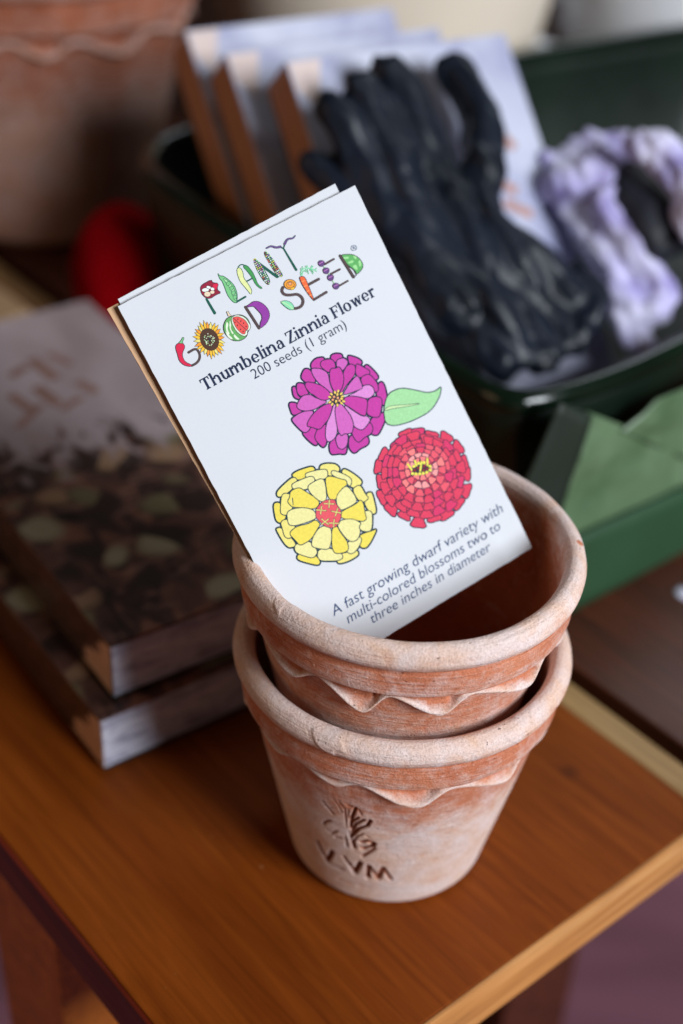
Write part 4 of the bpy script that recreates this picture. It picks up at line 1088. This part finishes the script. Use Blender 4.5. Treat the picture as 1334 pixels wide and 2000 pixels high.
GC = [gch((722, 180, 22, 10.5), (745, 215, 20, 13), (775, 285, 19, 14.5), (812, 370, 19, 15), (870, 460, 21, 16), (940, 550, 22, 17)),
      gch((660, 222, 26, 9.5), (690, 260, 24, 12), (730, 330, 22, 13.5), (780, 410, 22, 14), (850, 500, 22, 15), (930, 610, 24, 17)),
      gch((614, 256, 22, 9), (640, 282, 22, 11), (690, 350, 19, 12.5), (745, 430, 18, 13), (820, 530, 20, 15), (900, 640, 24, 17)),
      gch((852, 178, 20, 9), (870, 205, 21, 10.5), (898, 270, 23, 12), (912, 340, 24, 12.5), (918, 410, 24, 13), (930, 480, 24, 15), (990, 560, 24, 17)),
      gch((612, 332, 8, 8), (640, 355, 8, 10), (700, 420, 9, 12), (780, 510, 12, 14)),
      gch((940, 550, 20, 18), (1010, 640, 24, 18), (1050, 712, 28, 15)), gch((930, 610, 20, 17), (960, 690, 24, 16), (985, 742, 28, 13)), gch((990, 560, 22, 17), (1070, 600, 26, 16), (1130, 640, 30, 13)),
      gch((1000, 600, 20, 17), (1080, 670, 26, 15), (1110, 700, 30, 13)),
      gch((975, 745, 31, 9), (1050, 735, 33, 9.5), (1110, 705, 34, 9.5), (1150, 640, 34, 9), (1120, 575, 28, 9)), gch((860, 430, 24, 14), (900, 520, 30, 9), (950, 640, 33, 8), (1000, 720, 34, 7)),
      gch((960, 500, 28, 11), (1040, 560, 33, 8), (1100, 620, 36, 7))]
gax = gp(720, 180, 0) - gp(1000, 640, 0); gax /= np.linalg.norm(gax)
gl = blended('rubber_glove', GC, M_RUBBER, None, 1.3, 3, (4.4, 0.062, gax))
tag(gl, 'black rubber glove lying over the front upright box in the green tub', 'glove')

def lilac():
    t = NT('lilac_knit'); o = t.obj(); n = t.noise(o, 420, 3)
    t.set(col=t.ramp(t.noise(o, 40, 4), [(.36, srgb(128, 116, 172)), (.46, srgb(178, 170, 216)), (.62, srgb(214, 210, 236))]), rough=.9, spec=.1, sheen=.4)
    t.bump(n, .5, .0012); return t.m
M_LILAC = lilac()
DL = D1 + 28
def lp(px, py, d=0): return at_depth(px, py, DL + d)
gl2 = empty('knit_glove', 'lilac knitted glove with black coated palm folded in the green tub', 'glove')
def lch(*pts): return [(lp(x, y + 12, d), r_ * 0.8) for x, y, d, r_ in pts]
LC = [lch((1085, 300, 14, 7), (1150, 284, 12, 9), (1212, 264, 12, 8)), lch((1090, 350, 6, 12), (1150, 335, 2, 13), (1188, 345, 0, 11)), lch((1120, 380, 4, 10), (1175, 430, -4, 11), (1215, 480, -6, 9)),
      lch((1180, 390, -8, 12), (1228, 460, -12, 12), (1284, 552, -14, 10)), lch((1140, 430, 0, 9), (1190, 505, -8, 10), (1250, 600, -12, 9)), lch((1190, 560, -8, 10), (1240, 622, -14, 10), (1296, 570, -14, 9)),
      lch((1238, 272, -14, 9), (1290, 284, -20, 10), (1336, 345, -26, 11), (1372, 430, -30, 12)), lch((1210, 600, -12, 10), (1240, 652, -16, 9), (1284, 690, -16, 7)), lch((1160, 470, 10, 12), (1220, 560, 8, 11)), lch((1200, 330, 8, 12), (1260, 330, 14, 14), (1320, 400, 12, 14))]
blended('glove_body', LC, M_LILAC, gl2, 1.4, 1, (4.4, 0.11, -gax))
M_BLACKCOAT = plain('black_coating', srgb(26, 27, 36), .6, .15, 90)
skinned('coated_palm', [(lp(1212, 308, 2), (9, 6)), (lp(1255, 365, 0), (23, 11)), (lp(1300, 430, -8), (28, 12)), (lp(1345, 490, -10), (26, 12))], [(0, 1), (1, 2), (2, 3)], M_BLACKCOAT, gl2, 4, 3.0, 2.0, 45)

def knit_red():
    t = NT('dark_red_felt'); o = t.obj(); n = t.noise(o, 380, 3)
    t.set(col=t.ramp(t.noise(o, 26, 3), [(.3, srgb(112, 2, 10)), (.7, srgb(158, 5, 16))]), rough=1.0, spec=.03); t.bump(n, .4, .001); return t.m
q = lambda px, py, z: at(px, py, z)
rd = skinned('felt_pouch', [(q(260, 660, 16), 18), (q(245, 590, 26), 33), (q(245, 510, 36), 37), (q(265, 450, 48), 28), (q(300, 425, 56), 15)], [(0, 1), (1, 2), (2, 3), (3, 4)], knit_red(), None, 3, 2.6, 1.0, 32)
tag(rd, 'dark red rounded felt pouch squeezed between the tub and the large clay pot', 'pouch')

# ------------------------------------------------------------------ large clay pot, white ware behind
big = pot_mesh('large_clay_pot', 41, RB, RT, 13, 0.2, -225, 530, 0.0, k=1.9, mat=M_CLAY_BIG, NT_=420, zwave=0.8)
tag(big, 'large terracotta pot with scalloped collar standing behind the floral boxes', 'flower pot')

def lathe(name, prof, cx, cy, mat, parent=None, n=96, z0=0):
    vs, fs = [], []
    for r_, z in prof:
        for i in range(n):
            a = 2*math.pi*i/n; vs.append((cx + r_*math.cos(a), cy + r_*math.sin(a), z0 + z))
    for j in range(len(prof)-1):
        for i in range(n): fs.append((j*n+i, j*n+(i+1) % n, (j+1)*n+(i+1) % n, (j+1)*n+i))
    fs.append(tuple(range(n))[::-1]); fs.append(tuple((len(prof)-1)*n + i for i in range(n)))
    return link_mesh(name, vs, fs, mat, parent)
def ceramic(name, c, r=.35):
    t = NT(name); o = t.obj()
    t.set(col=t.ramp(t.noise(o, 12, 4), [(.3, tuple(x*.9 for x in c[:3])), (.7, c)]), rough=r, spec=.5); return t.m
def bowl_prof(h, r0, r1, th_=6):
    out = [(r0*.6, 0), (r0, 1), (r0+1.5, 4)]
    for i in range(1, 13):
        s = i/12; out.append((r0 + (r1-r0)*s**0.75, 4 + (h-4)*s))
    out += [(r1 - 1.2, h + 2.4), (r1 - th_*.5, h + 3), (r1 - th_ + 1, h + 1.8)]
    for i in range(11, 0, -1):
        s = i/12; out.append((r0 - th_ + (r1-r0)*s**0.75, 6 + (h-6)*s))
    out.append((r0*.4, 7)); return out
cp = at(730, 30, 60); cb = lathe('cream_bowl', bowl_prof(200, 96, 140), -12, 712, ceramic('cream_glaze', srgb(242, 226, 206)))
tag(cb, 'cream coloured bowl at the back, above the upright floral boxes', 'bowl')
jp = at(1190, 70, 60)
jug = empty('white_jug', 'glossy white jug with a small handle behind the green tub', 'jug')
MW = ceramic('white_glaze', srgb(240, 241, 246), .22)
jc = (248, 852)
lathe('jug_body', bowl_prof(210, 108, 122, 7), jc[0], jc[1], MW, jug)
skinned('jug_handle', [(at_depth(1085, -14, 1165), 7), (at_depth(1040, -6, 1160), 9), (at_depth(1026, 44, 1150), 10), (at_depth(1038, 92, 1140), 9), (at_depth(1090, 104, 1145), 7)], [(0, 1), (1, 2), (2, 3), (3, 4)], MW, jug, 3)

# pale board corner at the far left
cpt = at(68, 606, 14)
pb = box_obj('wooden_board', np.array([cpt[0], cpt[1], 0.3]) - U*62, U, V, Z, (62, 260, 14), M_PALEWOOD, None, 3.0, 3)
tag(pb, 'pale wooden board end lying behind the stacked floral boxes', 'board')

# ------------------------------------------------------------------ green carton on the second bench
def green_card():
    t = NT('green_card'); o = t.obj(); n = t.noise(o, 22, 4, .6, .6); n2 = t.noise(t.mapping(o, loc=(4, 2, 1)), 16, 3)
    c = t.ramp(n, [(.28, srgb(70, 92, 108)), (.40, srgb(72, 96, 66)), (.7, srgb(98, 120, 90))])
    t.set(col=c, rough=.42, spec=.5); t.bump(t.noise(o, 40, 2), .2, .004); return t.m
M_GCARD = green_card()
M_GBAND = plain('deep_green_card', srgb(38, 68, 44), .5, .12, 20)
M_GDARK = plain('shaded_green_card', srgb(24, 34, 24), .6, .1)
bp0 = at(1140, 1178, 0.3); bn = -v41
ct = empty('green_carton', 'crumpled open green carton beside the tub, right of the clay pots', 'carton')
def cpnt(px, py, back=0.0): return on_plane(px, py, bp0, bn) + v41 * back
def grid_face(name, quad, nu, nv, mat, parent, crumple, thick=1.2, seed=1):
    from mathutils import noise as mn
    a, b, c, d = [np.array(x) for x in quad]; nrm = np.cross(b - a, d - a); nrm /= np.linalg.norm(nrm)
    vs, fs = [], []
    for side in (0, 1):
        for j in range(nv+1):
            for i in range(nu+1):
                s, t = i/nu, j/nv; p = (a*(1-s)+b*s)*(1-t) + (d*(1-s)+c*s)*t
                h = crumple * (mn.noise(Vector(p*0.045) + Vector((seed,)*3)) + .5*abs(mn.noise(Vector(p*0.09) + Vector((seed+9,)*3)))) * math.sin(math.pi*min(max(t, .02), .98))**.5
                vs.append(p + nrm*(h - side*thick))
    n = (nu+1)*(nv+1)
    for j in range(nv):
        for i in range(nu):
            q_ = j*(nu+1)+i; fs += [(q_, q_+1, q_+nu+2, q_+nu+1), (n+q_, n+q_+nu+1, n+q_+nu+2, n+q_+1)]
    ed = [i for i in range(nu+1)] + [j*(nu+1)+nu for j in range(1, nv+1)] + [nv*(nu+1)+i for i in range(nu-1, -1, -1)] + [j*(nu+1) for j in range(nv-1, 0, -1)]
    for x, y in zip(ed, ed[1:]+ed[:1]): fs.append((x, n+x, n+y, y))
    return link_mesh(name, vs, fs, mat, parent)
# upper front in two slanting leaves with a notch between, a band round the foot, a left side with shade painted into its colour
rb_ = cpnt(1420, 1050); 
grid_face('front_panel', (cpnt(1085, 1075, 1.5), cpnt(1420, 915, 1.5), cpnt(1246, 846, 5), cpnt(1168, 815, 5)), 24, 24, M_GCARD, ct, 3.6, seed=2)
grid_face('top_flap', (cpnt(1225, 850, 3), cpnt(1440, 940, 1), cpnt(1420, 735, 3), cpnt(1292, 786, 2)), 20, 16, M_GCARD, ct, 3.2, seed=5)
grid_face('foot_band', (cpnt(1050, 1222, -1.5), cpnt(1450, 1036, -1.5), cpnt(1450, 900, -1.5), cpnt(1050, 1078, -1.5)), 12, 6, M_GBAND, ct, 0.8, 1.6, seed=7)
sp = lambda px, py: cpnt(px, py, 2.4)
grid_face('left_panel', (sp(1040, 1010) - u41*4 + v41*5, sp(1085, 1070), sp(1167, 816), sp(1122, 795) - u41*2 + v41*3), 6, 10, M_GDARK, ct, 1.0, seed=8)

tp = at(1337, 1160, 0)
pt = lathe('price_tag', [(0.1, 0.1), (4.2, 0.1), (4.5, .5), (4.2, .9), (0.1, .9)], tp[0], tp[1], M_WHITEPAPER, None, 32)
tag(pt, 'small round white tag on the dark red bench at the right edge', 'tag')
